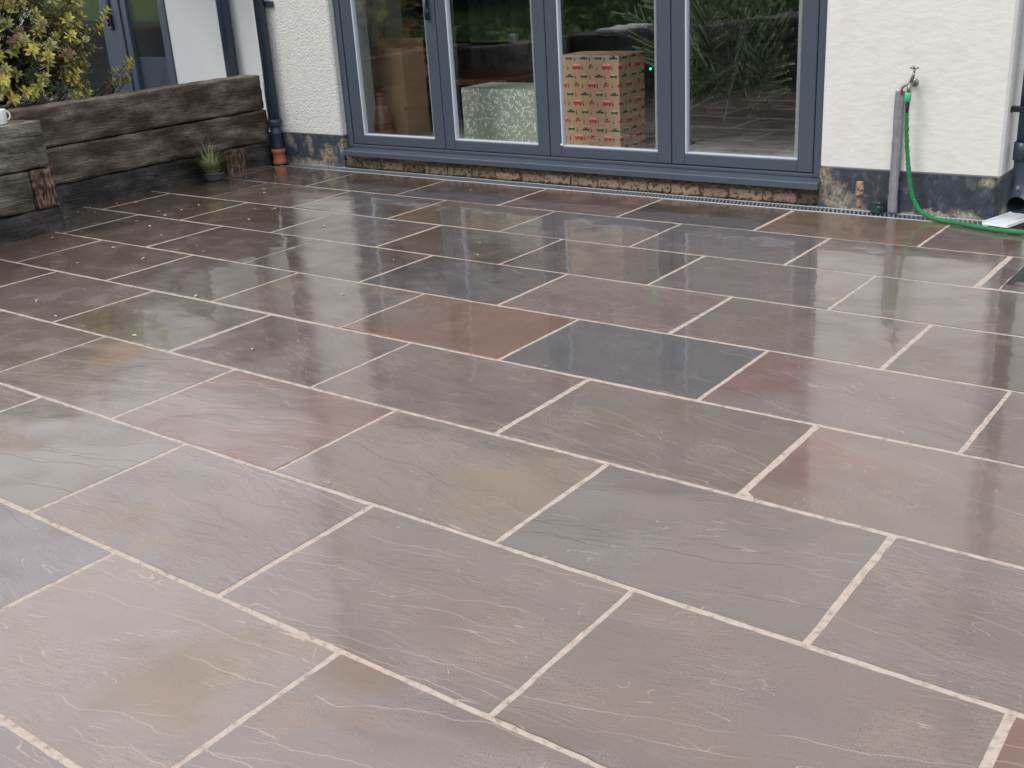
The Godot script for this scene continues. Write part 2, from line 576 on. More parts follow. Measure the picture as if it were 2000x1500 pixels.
# Colour of each slab as it looks in the picture: [tone, patch tone, patch x, patch z, patch radius], x and z from 0 to 1 of the slab.
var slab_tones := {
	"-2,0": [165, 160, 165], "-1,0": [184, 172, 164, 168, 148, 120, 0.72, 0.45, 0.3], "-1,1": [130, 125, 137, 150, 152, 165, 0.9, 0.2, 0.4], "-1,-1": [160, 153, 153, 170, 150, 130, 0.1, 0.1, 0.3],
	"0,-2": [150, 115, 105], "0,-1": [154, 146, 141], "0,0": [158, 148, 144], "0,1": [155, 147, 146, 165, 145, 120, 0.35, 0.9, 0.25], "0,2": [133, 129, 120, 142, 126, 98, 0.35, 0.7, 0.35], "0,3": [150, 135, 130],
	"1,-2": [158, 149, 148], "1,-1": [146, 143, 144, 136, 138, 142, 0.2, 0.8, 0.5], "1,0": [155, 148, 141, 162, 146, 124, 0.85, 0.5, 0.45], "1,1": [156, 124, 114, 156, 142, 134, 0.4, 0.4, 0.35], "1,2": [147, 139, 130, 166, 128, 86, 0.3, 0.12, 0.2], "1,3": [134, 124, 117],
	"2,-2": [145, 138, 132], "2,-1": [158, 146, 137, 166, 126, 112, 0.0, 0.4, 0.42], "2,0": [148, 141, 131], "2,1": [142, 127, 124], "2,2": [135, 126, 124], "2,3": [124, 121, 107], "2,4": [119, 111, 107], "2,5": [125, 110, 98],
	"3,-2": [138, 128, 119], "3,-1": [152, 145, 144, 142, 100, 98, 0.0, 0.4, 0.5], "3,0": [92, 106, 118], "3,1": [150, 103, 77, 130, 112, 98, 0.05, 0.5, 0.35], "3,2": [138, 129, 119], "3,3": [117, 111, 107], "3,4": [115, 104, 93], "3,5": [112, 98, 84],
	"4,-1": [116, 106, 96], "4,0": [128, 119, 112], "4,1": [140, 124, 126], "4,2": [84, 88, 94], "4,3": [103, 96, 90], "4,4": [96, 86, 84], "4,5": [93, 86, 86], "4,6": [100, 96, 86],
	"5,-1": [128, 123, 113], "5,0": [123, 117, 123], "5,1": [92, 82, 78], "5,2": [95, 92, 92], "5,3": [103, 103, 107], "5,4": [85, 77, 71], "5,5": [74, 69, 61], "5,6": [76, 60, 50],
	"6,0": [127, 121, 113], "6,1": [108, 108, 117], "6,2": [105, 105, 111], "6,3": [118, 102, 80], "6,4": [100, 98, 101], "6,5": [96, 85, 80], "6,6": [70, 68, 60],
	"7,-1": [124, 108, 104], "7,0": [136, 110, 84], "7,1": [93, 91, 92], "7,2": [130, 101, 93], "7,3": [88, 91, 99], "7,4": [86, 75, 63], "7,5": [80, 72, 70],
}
const TONE_GAIN := 0.545


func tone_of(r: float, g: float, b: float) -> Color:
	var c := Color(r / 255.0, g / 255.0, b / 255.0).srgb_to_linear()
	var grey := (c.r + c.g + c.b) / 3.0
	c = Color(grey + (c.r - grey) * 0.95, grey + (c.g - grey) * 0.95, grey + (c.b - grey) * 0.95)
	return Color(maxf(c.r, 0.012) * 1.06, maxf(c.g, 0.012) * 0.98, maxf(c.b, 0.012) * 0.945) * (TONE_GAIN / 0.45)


func slab_mesh(x0: float, x1: float, z0: float, z1: float, seed_: int, spec: Array, cut := 0.0) -> ArrayMesh:
	var nx := 22
	var nz := 15
	var lx := x1 - x0
	var lz := z1 - z0
	var n := FastNoiseLite.new()
	n.seed = seed_
	n.frequency = 1.0
	n.fractal_octaves = 3
	var big := FastNoiseLite.new()
	big.seed = seed_ + 1000
	big.frequency = 1.0
	big.fractal_octaves = 2
	var xs := [0.0, 0.005]
	for i in range(1, nx - 2):
		xs.append(0.005 + (lx - 0.01) * i / (nx - 2.0))
	xs.append_array([lx - 0.005, lx])
	var zs := [0.0, 0.005]
	for j in range(1, nz - 2):
		zs.append(0.005 + (lz - 0.01) * j / (nz - 2.0))
	zs.append_array([lz - 0.005, lz])
	nx = xs.size()
	nz = zs.size()
	var r := RandomNumberGenerator.new()
	r.seed = seed_
	var tilt_x := r.randf_range(-0.0022, 0.0022)
	var tilt_z := r.randf_range(-0.0022, 0.0022)
	var lift := r.randf_range(-0.0008, 0.0012)
	var flip_u := r.randf() < 0.5
	var flip_v := r.randf() < 0.5
	var base := tone_of(spec[0], spec[1], spec[2])
	var patch := tone_of(spec[3], spec[4], spec[5]) if spec.size() > 8 else base * r.randf_range(0.96, 1.04)
	var verts := PackedVector3Array()
	var uvs := PackedVector2Array()
	var cols := PackedColorArray()
	var norms := PackedVector3Array()
	var idx := PackedInt32Array()
	var level := func(x: float, z: float) -> float:
		return lift + tilt_x * (x - lx / 2) + tilt_z * (z - lz / 2) + 0.0011 * n.get_noise_2d(x * 1.6 + 7.0, z * 3.2) + 0.00022 * n.get_noise_2d(x * 6.0, z * 22.0)
	for j in nz:
		for i in nx:
			var x: float = xs[i]
			var z: float = zs[j]
			var edge := i == 0 or j == 0 or i == nx - 1 or j == nz - 1
			var ox := 0.0
			var oz := 0.0
			if i <= 1 or i >= nx - 2:
				ox = 0.0036 * n.get_noise_2d(z * 16.0, 3.0 if i <= 1 else 13.0)
			if j <= 1 or j >= nz - 2:
				oz = 0.0034 * n.get_noise_2d(x * 16.0, 23.0 if j <= 1 else 33.0)
			var y: float = level.call(x, z) - (0.0038 if edge else 0.0)
			verts.append(Vector3(x + ox, y, z + oz))
			uvs.append(Vector2((lx - x if flip_u else x) / 0.93, (lz - z if flip_v else z) / 0.61))
			var e := 0.012
			norms.append(Vector3(level.call(x - e, z) - level.call(x + e, z), 2.0 * e, level.call(x, z - e) - level.call(x, z + e)).normalized())
			var share := smoothstep(0.05, 0.55, big.get_noise_2d(x * 1.7, z * 4.0) + 0.15)
			if spec.size() > 8:
				var d := Vector2((x / lx - spec[6]) * 1.5, z / lz - spec[7]).length() + 0.3 * big.get_noise_2d(x * 4.0, z * 7.0)
				share = 1.0 - smoothstep(spec[8] * 0.55, spec[8] * 1.25, d)
			cols.append(base.lerp(patch, share))
	for j in nz - 1:
		for i in nx - 1:
			var a := j * nx + i
			idx.append_array([a, a + 1, a + nx, a + 1, a + nx + 1, a + nx])
	# the sides
	var ring := []
	for i in nx:
		ring.append(i)
	for j in range(1, nz):
		ring.append(j * nx + nx - 1)
	for i in range(nx - 2, -1, -1):
		ring.append((nz - 1) * nx + i)
	for j in range(nz - 2, 0, -1):
		ring.append(j * nx)
	var mid := Vector3(lx / 2, 0, lz / 2)
	var first := verts.size()
	for k in ring:
		for low in [0.0, -0.026]:
			verts.append(verts[k] + Vector3(0, low, 0))
			uvs.append(uvs[k])
			cols.append(cols[k] * 0.9)
			norms.append(((verts[k] - mid) * Vector3(1.0 / lx, 0, 1.0 / lz)).normalized())
	for k in ring.size():
		var a := first + 2 * k
		var b := first + 2 * ((k + 1) % ring.size())
		idx.append_array([a, a + 1, b, b, a + 1, b + 1])
	var arr := []
	arr.resize(Mesh.ARRAY_MAX)
	arr[Mesh.ARRAY_VERTEX] = verts
	arr[Mesh.ARRAY_NORMAL] = norms
	arr[Mesh.ARRAY_TEX_UV] = uvs
	arr[Mesh.ARRAY_COLOR] = cols
	arr[Mesh.ARRAY_INDEX] = idx
	var mesh := ArrayMesh.new()
	mesh.add_surface_from_arrays(Mesh.PRIMITIVE_TRIANGLES, arr)
	return mesh


func edge_of(row: int, j: int) -> float:
	var even := posmod(row, 2) == 0
	var pitch := 0.933 + (0.008 if row == 7 else 0.0)
	return (-1.303 if even else -1.763) - pitch * j + 0.012 * up_noise.get_noise_2d(row * 37.0, j * 53.0)


func build_patio() -> void:
	make_stone_textures()
	var patio := structure("patio")
	var bed := box_mesh(Vector3(-7.75, -0.12, -6.36), Vector3(3.2, -0.0022, 1.9), 0.0)
	var mo := part("mortar_joints", bed, M.mortar, patio)
	mo.set_meta("kind", "structure")
	up_noise.frequency = 0.31
	var pool := [[140, 133, 128], [150, 143, 138], [125, 119, 112], [146, 130, 124], [132, 130, 134], [155, 145, 135]]
	var left_at := func(row: int) -> float:
		var far := -1.5 - 0.612 * (row + 1)
		return -7.66 if far < -3.9 else (-7.15 if far < -2.95 else (-6.5 if far < -1.95 else (-5.9 if far < -0.85 else -5.3)))
	for row in range(-5, 8):
		var zf := -1.5 - 0.612 * row
		var zb := zf - 0.612
		if row == 7:
			zb = -6.372
		for j in range(-4, 9):
			var xr := edge_of(row, j)
			var xl := edge_of(row, j + 1)
			var lim: float = left_at.call(row)
			if xr < lim + 0.12:
				continue
			xl = maxf(xl, lim)
			if xr > 3.2 or (row == 6 and j == -1):
				continue
			var key := "%d,%d" % [row, j]
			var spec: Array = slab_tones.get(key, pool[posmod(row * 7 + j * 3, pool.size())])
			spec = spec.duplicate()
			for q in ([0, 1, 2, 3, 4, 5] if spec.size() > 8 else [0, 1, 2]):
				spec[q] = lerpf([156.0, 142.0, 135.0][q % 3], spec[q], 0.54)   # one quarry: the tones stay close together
			var seed_ := 1000 + (row + 10) * 40 + j
			rng.seed = seed_
			var ga := rng.randf_range(0.0055, 0.0095)
			var gb := rng.randf_range(0.0055, 0.0095)
			var gc := rng.randf_range(0.0055, 0.0078)
			var gd := rng.randf_range(0.0055, 0.0078)
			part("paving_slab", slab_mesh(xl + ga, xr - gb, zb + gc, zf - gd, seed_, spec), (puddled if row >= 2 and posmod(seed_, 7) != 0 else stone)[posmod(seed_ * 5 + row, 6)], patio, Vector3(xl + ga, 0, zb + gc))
	# the recessed cover: a steel tray edge and the stone set in it
	var x0 := edge_of(6, 0) + 0.02
	var z0 := -5.775
	var cover := thing("manhole_cover", "recessed manhole cover with a stone inset at the right end of the patio", "manhole cover", Vector3(x0, 0, z0))
	part("paving_slab", slab_mesh(0, 0.085, 0, 0.585, 91, [132, 124, 122]), stone[2], cover)
	part("paving_slab", slab_mesh(0.085, 0.9, 0.5, 0.585, 92, [132, 124, 120]), stone[2], cover, Vector3(0.087, 0, 0.502))
	part("paving_slab", slab_mesh(0.0, 0.8, 0.0, 0.05, 93, [132, 124, 120]), stone[3], cover, Vector3(0.087, 0, 0.0))
	var st := sharp()
	for e in [[0.089, 0.055, 0.094, 0.499], [0.104, 0.055, 0.109, 0.499], [0.089, 0.055, 0.88, 0.06], [0.089, 0.494, 0.88, 0.499]]:
		box(st, Vector3(e[0], -0.03, e[1]), Vector3(e[2], 0.001, e[3]), 0.001)
	part("frame", done(st), M.black_metal, cover)
	part("tray", box_mesh(Vector3(0.087, -0.03, 0.053), Vector3(0.88, -0.0008, 0.501), 0.0), M.channel_dark, cover)
	part("inset_stone", slab_mesh(0.0, 0.75, 0.0, 0.425, 94, [126, 118, 116]), stone[4], cover, Vector3(0.116, -0.001, 0.066))


# ---------------------------------------------------------------- the drain along the house
func build_drain() -> void:
	var o := thing("channel_drain", "galvanised slotted channel drain between the paving and the house wall", "drain", Vector3(-7.42, 0, -6.435))
	var L := 5.86
	var st := sharp()
	box(st, Vector3(0, -0.08, -0.065), Vector3(L, -0.03, 0.065), 0.0)
	part("channel", done(st), M.channel_dark, o)
	st = sharp()
	box(st, Vector3(0, -0.03, -0.066), Vector3(L, 0.003, -0.05), 0.0015)
	box(st, Vector3(0, -0.03, 0.05), Vector3(L, 0.003, 0.066), 0.0015)
	part("edge_rail", done(st), M.galvanised, o)
	st = sharp()
	var x := 0.012
	while x < L - 0.05:
		# slanted bars, 12 mm wide with 14 mm slots
		var a := Vector3(x, 0.001, -0.05)
		var b := Vector3(x + 0.034, 0.001, 0.05)
		var w := Vector3(0.0125, 0, 0)
		quad_out(st, a, a + w, b + w, b, a - Vector3.UP)
		quad_out(st, a, b, b + Vector3(0, -0.012, 0), a + Vector3(0, -0.012, 0), a + w * 4.0)
		quad_out(st, a + w, b + w, b + w + Vector3(0, -0.012, 0), a + w + Vector3(0, -0.012, 0), a - w * 4.0)
		x += 0.0265
	var g := part("grating", done(st), M.galvanised, o)
	g.set_meta("kind", "stuff")


# ---------------------------------------------------------------- the house
func flaking_plinth(w: float, h: float, seed_: int, blobs: Array, base_strip: Array, moss := true) -> StandardMaterial3D:
	# old bitumen paint with bare patches where it has come off: blobs are [x, y, rx, ry] in metres from the lower left
	var pw := int(w * 420.0)
	var ph := int(h * 420.0)
	var n := FastNoiseLite.new()
	n.seed = seed_
	n.frequency = 1.0
	n.fractal_octaves = 5
	var im := Image.create(pw, ph, false, Image.FORMAT_RGB8)
	var hi := Image.create(pw, ph, false, Image.FORMAT_RF)
	for y in ph:
		for x in pw:
			var mx := x / 420.0
			var my := h - y / 420.0
			var c := Color(0.032, 0.041, 0.058)
			var v := n.get_noise_2d(mx * 9.0, my * 9.0)
			var v2 := n.get_noise_2d(mx * 40.0 + 60.0, my * 30.0)
			c *= 1.0 + 0.45 * v + 0.25 * v2
			var chalk := smoothstep(0.12, 0.45, n.get_noise_2d(mx * 12.0 + 5.0, my * 7.0 + 50.0))
			c = c.lerp(Color(0.15, 0.18, 0.22), chalk * 0.35)
			var bare := 0.0
			for b in blobs:
				var d := Vector2((mx - b[0]) / b[2], (my - b[1]) / b[3]).length() + 0.8 * v + 0.5 * v2
				bare = maxf(bare, (1.0 - smoothstep(0.5, 1.05, d)) * (0.75 + 0.6 * v2))
			for s in base_strip:   # [x from, x to, height]
				if mx > s[0] and mx < s[1]:
					bare = maxf(bare, 1.0 - smoothstep(s[2] * 0.9, s[2], my + 0.05 * v))
			var tan := Color(0.34, 0.3, 0.235) * (0.85 + 0.5 * v2)
			if moss:
				tan = tan.lerp(Color(0.14, 0.115, 0.06), smoothstep(-0.05, 0.35, n.get_noise_2d(mx * 11.0 + 90.0, my * 16.0)) * 0.75)
			else:
				tan = tan.lerp(Color(0.6, 0.56, 0.47), smoothstep(-0.2, 0.2, v))
			c = c.lerp(tan, bare)
			im.set_pixel(x, y, c.linear_to_srgb())
			hi.set_pixel(x, y, Color(0.5 + 0.2 * v + 0.15 * v2 - 0.35 * bare, 0, 0))
	var m := mat("plinth_paint_%d" % seed_, Color(1, 1, 1), 0.6)
	m.albedo_texture = ImageTexture.create_from_image(im)
	bump(m, ImageTexture.create_from_image(hi), 0.5)
	m.texture_repeat = false
	return m


func facing_box(lo: Vector3, hi: Vector3) -> ArrayMesh:
	# a box whose front face (towards +z) carries uv from 0 to 1, its other faces a strip of it
	var st := sharp()
	var fr := [Vector3(lo.x, hi.y, hi.z), Vector3(hi.x, hi.y, hi.z), Vector3(hi.x, lo.y, hi.z), Vector3(lo.x, lo.y, hi.z)]
	var bk := [Vector3(lo.x, hi.y, lo.z), Vector3(hi.x, hi.y, lo.z), Vector3(hi.x, lo.y, lo.z), Vector3(lo.x, lo.y, lo.z)]
	var uv := [Vector2(0, 0), Vector2(1, 0), Vector2(1, 1), Vector2(0, 1)]
	for t in [[0, 1, 2], [0, 2, 3]]:
		for k in t:
			st.set_uv(uv[k])
			st.add_vertex(fr[k])
	for k in 4:
		var l := (k + 1) % 4
		for p in [[fr[k], uv[k]], [bk[k], uv[k].lerp(Vector2(0.5, 0.5), 0.3)], [fr[l], uv[l]], [fr[l], uv[l]], [bk[k], uv[k].lerp(Vector2(0.5, 0.5), 0.3)], [bk[l], uv[l].lerp(Vector2(0.5, 0.5), 0.3)]]:
			st.set_uv(p[1])
			st.add_vertex(p[0])
	return done(st)


func build_house() -> void:
	var house := thing("house", "white rendered house with a black painted plinth and grey folding doors", "house", Vector3(-4.6, 0, -6.5))
	var at := -house.position
	# walls (front face at z = -6.5)
	part("wall", box_mesh(Vector3(-7.66, 0.26, -6.8), Vector3(-6.747, 2.25, -6.5), 0.012), M.roughcast_render, house, at)
	part("wall", box_mesh(Vector3(-2.603, 0.243, -6.8), Vector3(-1.552, 2.25, -6.5), 0.014), M.smooth_render, house, at)
	part("wall", box_mesh(Vector3(-7.66, 2.25, -6.8), Vector3(-1.552, 5.3, -6.5), 0.012), M.smooth_render, house, at)
	part("side_wall", box_mesh(Vector3(-1.9, 0.243, -10.8), Vector3(-1.556, 5.3, -6.803), 0.01), M.smooth_render, house, at)
	part("side_wall", box_mesh(Vector3(-7.655, 0.0, -8.0), Vector3(-7.35, 5.3, -6.803), 0.01), M.roughcast_render, house, at)
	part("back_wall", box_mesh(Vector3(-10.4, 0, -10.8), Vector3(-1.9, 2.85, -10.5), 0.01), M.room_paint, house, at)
	part("back_wall", box_mesh(Vector3(-7.66, 2.853, -10.8), Vector3(-1.9, 5.3, -10.5), 0.01), M.smooth_render, house, at)
	part("side_wall", box_mesh(Vector3(-7.655, 2.6, -10.5), Vector3(-7.35, 5.3, -8.0), 0.01), M.roughcast_render, house, at)
	# plinths
	part("plinth", facing_box(Vector3(-7.66, -0.05, -6.8), Vector3(-6.75, 0.2605, -6.502)), flaking_plinth(0.91, 0.31, 7, [[0.505, 0.22, 0.05, 0.1], [0.73, 0.15, 0.11, 0.1], [0.9, 0.24, 0.045, 0.075], [0.28, 0.25, 0.06, 0.07], [0.5, 0.07, 0.4, 0.05]], [[0.3, 0.91, 0.06]]), house, at)
	part("plinth", facing_box(Vector3(-2.603, -0.05, -6.8), Vector3(-1.575, 0.2435, -6.502)), flaking_plinth(1.03, 0.29, 8, [[0.03, 0.2, 0.1, 0.13], [0.12, 0.09, 0.16, 0.1], [0.97, 0.26, 0.05, 0.035], [0.85, 0.07, 0.1, 0.04]], [[0.0, 0.34, 0.07], [0.48, 1.03, 0.075]]), house, at)
	part("side_plinth", facing_box(Vector3(-1.9, -0.05, -10.8), Vector3(-1.577, 0.2435, -6.803)), M.pipe_paint, house, at)
	part("exposed_brick", rough(Vector3(-2.372, 0.082, -6.52), Vector3(-2.322, 0.178, -6.4965), 0.012, 0.006, 0.003, 12.0, 31), M.brick_1, house, at)
	part("exposed_brick", rough(Vector3(-2.366, 0.012, -6.52), Vector3(-2.33, 0.074, -6.4975), 0.012, 0.006, 0.003, 12.0, 32), M.brick_0, house, at)
	# the course of old bricks under the sill
	part("footing", box_mesh(Vector3(-6.76, -0.06, -6.8), Vector3(-2.6, 0.115, -6.522), 0.0), M.wall_footing, house, at)
	var x := -6.745
	var k := 0
	var r := RandomNumberGenerator.new()
	r.seed = 77
	while x < -2.7:
		var w := r.randf_range(0.17, 0.235)
		var tone := 3 if x < -5.9 and r.randf() < 0.75 else (2 if x < -5.4 or r.randf() < 0.15 else r.randi_range(0, 1))
		if x > -3.2 and r.randf() < 0.6:
			tone = 3 if r.randf() < 0.4 else 1
		part("brick", rough(Vector3(x, 0.004 + r.randf_range(-0.004, 0.004), -6.56), Vector3(minf(x + w, -2.606), 0.07 + r.randf_range(-0.008, 0.006), -6.503 + r.randf_range(-0.01, 0.004)), 0.014, 0.008, 0.013, 16.0, 400 + k), M["brick_%d" % tone], house, at)
		x += w + r.randf_range(0.004, 0.012)
		k += 1
	x = -6.7
	while x < -2.75:
		var w := r.randf_range(0.15, 0.3)
		part("brick", rough(Vector3(x, 0.078, -6.57), Vector3(minf(x + w, -2.61), 0.108, -6.513 + r.randf_range(-0.008, 0.003)), 0.016, 0.005, 0.009, 14.0, 500 + k), M["brick_%d" % (3 if r.randf() < 0.75 else 2)], house, at)
		x += w + r.randf_range(0.012, 0.05)
		k += 1
	# roof
	part("roof", box_mesh(Vector3(-7.9, 5.303, -11.0), Vector3(-1.35, 5.5, -6.2), 0.01), M.pipe_paint, house, at)
	# inside shell
	part("room_subfloor", box_mesh(Vector3(-10.4, 0.05, -10.5), Vector3(-1.9, 0.163, -6.66), 0.0), M.gasket, house, at)
	var plank := box_mesh(Vector3(-10.3, 0.1635, 0.0), Vector3(-1.935, 0.17, 0.176), 0.002)
	for i in 21:
		part("floor_board", plank, M.room_floor, house, at + Vector3(0, 0, -10.45 + 0.18 * i))
	part("ceiling", box_mesh(Vector3(-10.4, 2.4, -10.5), Vector3(-1.9, 2.5, -6.8), 0.0), M.ceiling_paint, house, at)
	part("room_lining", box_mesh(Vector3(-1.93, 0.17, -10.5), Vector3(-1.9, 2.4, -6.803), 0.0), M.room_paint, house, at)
	part("window_reveal", box_mesh(Vector3(-7.347, 0.17, -8.0), Vector3(-7.33, 2.4, -6.803), 0.0), M.reveal_paint, house, at)
	part("window_reveal", box_mesh(Vector3(-6.744, 0.171, -6.84), Vector3(-6.66, 2.2, -6.635), 0.0), M.reveal_paint, house, at)
	part("window_reveal", box_mesh(Vector3(-2.7, 0.171, -6.84), Vector3(-2.606, 2.2, -6.635), 0.0), M.reveal_paint, house, at)
	# door frame: z from -6.632 to -6.555
	var xl := -6.744
	var xr := -2.606
	var zf := -6.556
	var st := sharp()
	box(st, Vector3(xl, 0.167, -6.632), Vector3(xl + 0.062, 2.2, zf), 0.004)
	box(st, Vector3(xr - 0.062, 0.167, -6.632), Vector3(xr, 2.2, zf), 0.004)
	box(st, Vector3(xl + 0.062, 2.14, -6.632), Vector3(xr - 0.062, 2.2, zf - 0.002), 0.004)
	box(st, Vector3(xl + 0.062, 0.167, -6.632), Vector3(xr - 0.062, 0.19, zf - 0.002), 0.003)
	part("door_frame", done(st), M.charcoal_frame, house, at)
	# sill: a sloping nosing with a down-turned lip
	st = sharp()
	var prof := [Vector2(-6.64, 0.166), Vector2(-6.552, 0.166), Vector2(-6.452, 0.157), Vector2(-6.447, 0.152), Vector2(-6.447, 0.116), Vector2(-6.452, 0.113), Vector2(-6.46, 0.116), Vector2(-6.64, 0.118)]
	var sx := [xl + 0.06, xr + 0.012]
	sx[0] = xl + 0.045
	for i in prof.size():
		var a: Vector2 = prof[i]
		var b: Vector2 = prof[(i + 1) % prof.size()]
		quad_out(st, Vector3(sx[0], a.y, a.x), Vector3(sx[1], a.y, a.x), Vector3(sx[1], b.y, b.x), Vector3(sx[0], b.y, b.x), Vector3((sx[0] + sx[1]) / 2, 0.14, -6.54))
	for e in [0, 1]:
		for i in range(1, prof.size() - 1):
			tri_out(st, Vector3(sx[e], prof[0].y, prof[0].x), Vector3(sx[e], prof[i].y, prof[i].x), Vector3(sx[e], prof[i + 1].y, prof[i + 1].x), Vector3(-4.6, 0.14, -6.54))
	part("door_sill", done(st), M.charcoal_frame, house, at)
	# leaves
	var e0 := xl + 0.066
	var e4 := xr - 0.066
	var w4 := (e4 - e0) / 4.0
	for d in 4:
		var a := e0 + w4 * d + 0.0035
		var b := e0 + w4 * (d + 1) - 0.0035
		var ls := 0.128 if d == 0 else 0.106
		var rs := 0.106
		var ga := a + ls - 0.01
		var gb := b - rs + 0.002
		var y0 := 0.196
		var yg := 0.268
		var y1 := 2.13
		var zfr := -6.563
		st = sharp()
		box(st, Vector3(a, y0, -6.63), Vector3(ga, y1, zfr), 0.004)
		box(st, Vector3(gb, y0, -6.63), Vector3(b, y1, zfr), 0.004)
		box(st, Vector3(ga, y0, -6.63), Vector3(gb, yg, zfr - 0.001), 0.004)
		box(st, Vector3(ga, y1 - 0.1, -6.63), Vector3(gb, y1, zfr - 0.001), 0.004)
		var leaf := part("door_leaf", done(st), M.charcoal_frame, house, at)
		st = sharp()
		box(st, Vector3(ga, yg, -6.612), Vector3(ga + 0.013, y1 - 0.1, zfr - 0.006), 0.002)
		box(st, Vector3(ga + 0.013, yg, -6.612), Vector3(gb, yg + 0.011, zfr - 0.007), 0.002)
		part("glazing_bead", done(st), M.bead, leaf)
		part("spacer_bar", box_mesh(Vector3(gb - 0.034, yg + 0.011, -6.606), Vector3(gb, y1 - 0.1, -6.594), 0.002), M.spacer, leaf)
		part("pane", box_mesh(Vector3(ga + 0.006, yg + 0.004, -6.592), Vector3(gb - 0.0005, y1 - 0.104, -6.588), 0.0), M.glass, leaf)
		part("inner_pane", box_mesh(Vector3(ga + 0.006, yg + 0.004, -6.611), Vector3(gb - 0.0005, y1 - 0.104, -6.607), 0.0), M.glass, leaf)
		# dark rubber line between the leaves
		part("gasket", box_mesh(Vector3(b + 0.0005, y0, -6.61), Vector3(b + 0.0065, y1, -6.575), 0.0), M.gasket, leaf)
		if d == 0:
			st = soft()
			var hx := b - 0.062
			tube(st, [Vector3(hx, 1.33, -6.535), Vector3(hx, 1.19, -6.53), Vector3(hx, 1.165, -6.532)], [0.011, 0.011, 0.008], 10)
			tube(st, [Vector3(hx, 1.3, -6.565), Vector3(hx, 1.3, -6.535)], [0.011], 10)
			part("handle", done(st), M.black_metal, leaf)
			part("handle_plate", box_mesh(Vector3(hx - 0.014, 1.16, -6.562), Vector3(hx + 0.014, 1.42, -6.552), 0.004), M.black_metal, leaf)
			part("lock_cylinder", box_mesh(Vector3(hx - 0.006, 1.215, -6.5525), Vector3(hx + 0.006, 1.24, -6.549), 0.003), M.chrome, leaf)
	part("drip_bolt", lathe_mesh([Vector2(0.009, 0), Vector2(0.008, 0.004), Vector2(0.0, 0.006)], 10), M.white_plastic, house, at + Vector3(-4.572, 0.282, -6.5635)).rotation.x = PI / 2
	# side extension behind the raised bed
	var ext := thing("side_extension", "smooth white side extension with a dark glazed door behind the raised bed", "building", Vector3(-9.6, 0, -7.6))
	var ea := -ext.position
	part("wall", box_mesh(Vector3(-10.335, 0, -7.95), Vector3(-7.66, 2.85, -7.6), 0.004), M.panel_white, ext, ea)
	part("wall", box_mesh(Vector3(-14.0, 0, -7.95), Vector3(-12.9, 2.85, -7.6), 0.004), M.panel_white, ext, ea)
	part("wall", box_mesh(Vector3(-12.9, 2.2, -7.95), Vector3(-10.335, 2.85, -7.6), 0.0), M.panel_white, ext, ea)
	part("roof", box_mesh(Vector3(-14.0, 2.853, -10.9), Vector3(-7.665, 2.98, -7.45), 0.01), M.pipe_paint, ext, ea)
	part("end_wall", box_mesh(Vector3(-14.0, 0, -10.8), Vector3(-13.7, 2.85, -7.953), 0.0), M.panel_white, ext, ea)
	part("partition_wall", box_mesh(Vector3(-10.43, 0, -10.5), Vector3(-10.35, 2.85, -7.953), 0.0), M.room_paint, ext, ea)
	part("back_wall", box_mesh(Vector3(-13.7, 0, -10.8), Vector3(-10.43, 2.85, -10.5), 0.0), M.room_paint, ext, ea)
	st = sharp()
	box(st, Vector3(-10.45, 0.1, -7.7), Vector3(-10.338, 2.2, -7.585), 0.004)
	box(st, Vector3(-11.52, 0.1, -7.7), Vector3(-11.16, 2.2, -7.59), 0.004)
	box(st, Vector3(-12.9, 0.1, -7.7), Vector3(-12.8, 2.2, -7.59), 0.004)
	box(st, Vector3(-12.8, 0.1, -7.7), Vector3(-11.52, 0.2, -7.59), 0.004)
	box(st, Vector3(-12.8, 2.1, -7.7), Vector3(-11.52, 2.2, -7.59), 0.004)
	box(st, Vector3(-11.16, 2.1, -7.7), Vector3(-10.45, 2.2, -7.59), 0.004)
	box(st, Vector3(-11.16, 0.1, -7.7), Vector3(-10.45, 0.25, -7.59), 0.004)
	part("door_frame", done(st), M.charcoal_frame, ext, ea)
	var leaf := part("door", box_mesh(Vector3(-11.155, 0.252, -7.69), Vector3(-11.06, 2.098, -7.61), 0.004), M.charcoal_frame, ext, ea)
	part("pane", box_mesh(Vector3(-11.06, 0.252, -7.66), Vector3(-10.452, 2.098, -7.635), 0.0), M.glass, leaf)
	part("side_pane", box_mesh(Vector3(-12.8, 0.2, -7.66), Vector3(-11.52, 2.1, -7.635), 0.0), M.glass, leaf)
	part("lower_panel", box_mesh(Vector3(-11.06, 0.252, -7.69), Vector3(-10.452, 0.78, -7.665), 0.0), M.charcoal_frame, leaf)
	part("handle", tube_mesh([Vector3(-11.33, 1.12, -7.55), Vector3(-11.33, 1.3, -7.55)], [0.014], 8), M.black_metal, leaf)
	part("handle_plate", box_mesh(Vector3(-11.36, 1.08, -7.59), Vector3(-11.3, 1.42, -7.57), 0.004), M.black_metal, leaf)
	part("lock_cylinder", box_mesh(Vector3(-11.338, 1.1, -7.571), Vector3(-11.322, 1.14, -7.562), 0.003), M.chrome, leaf)


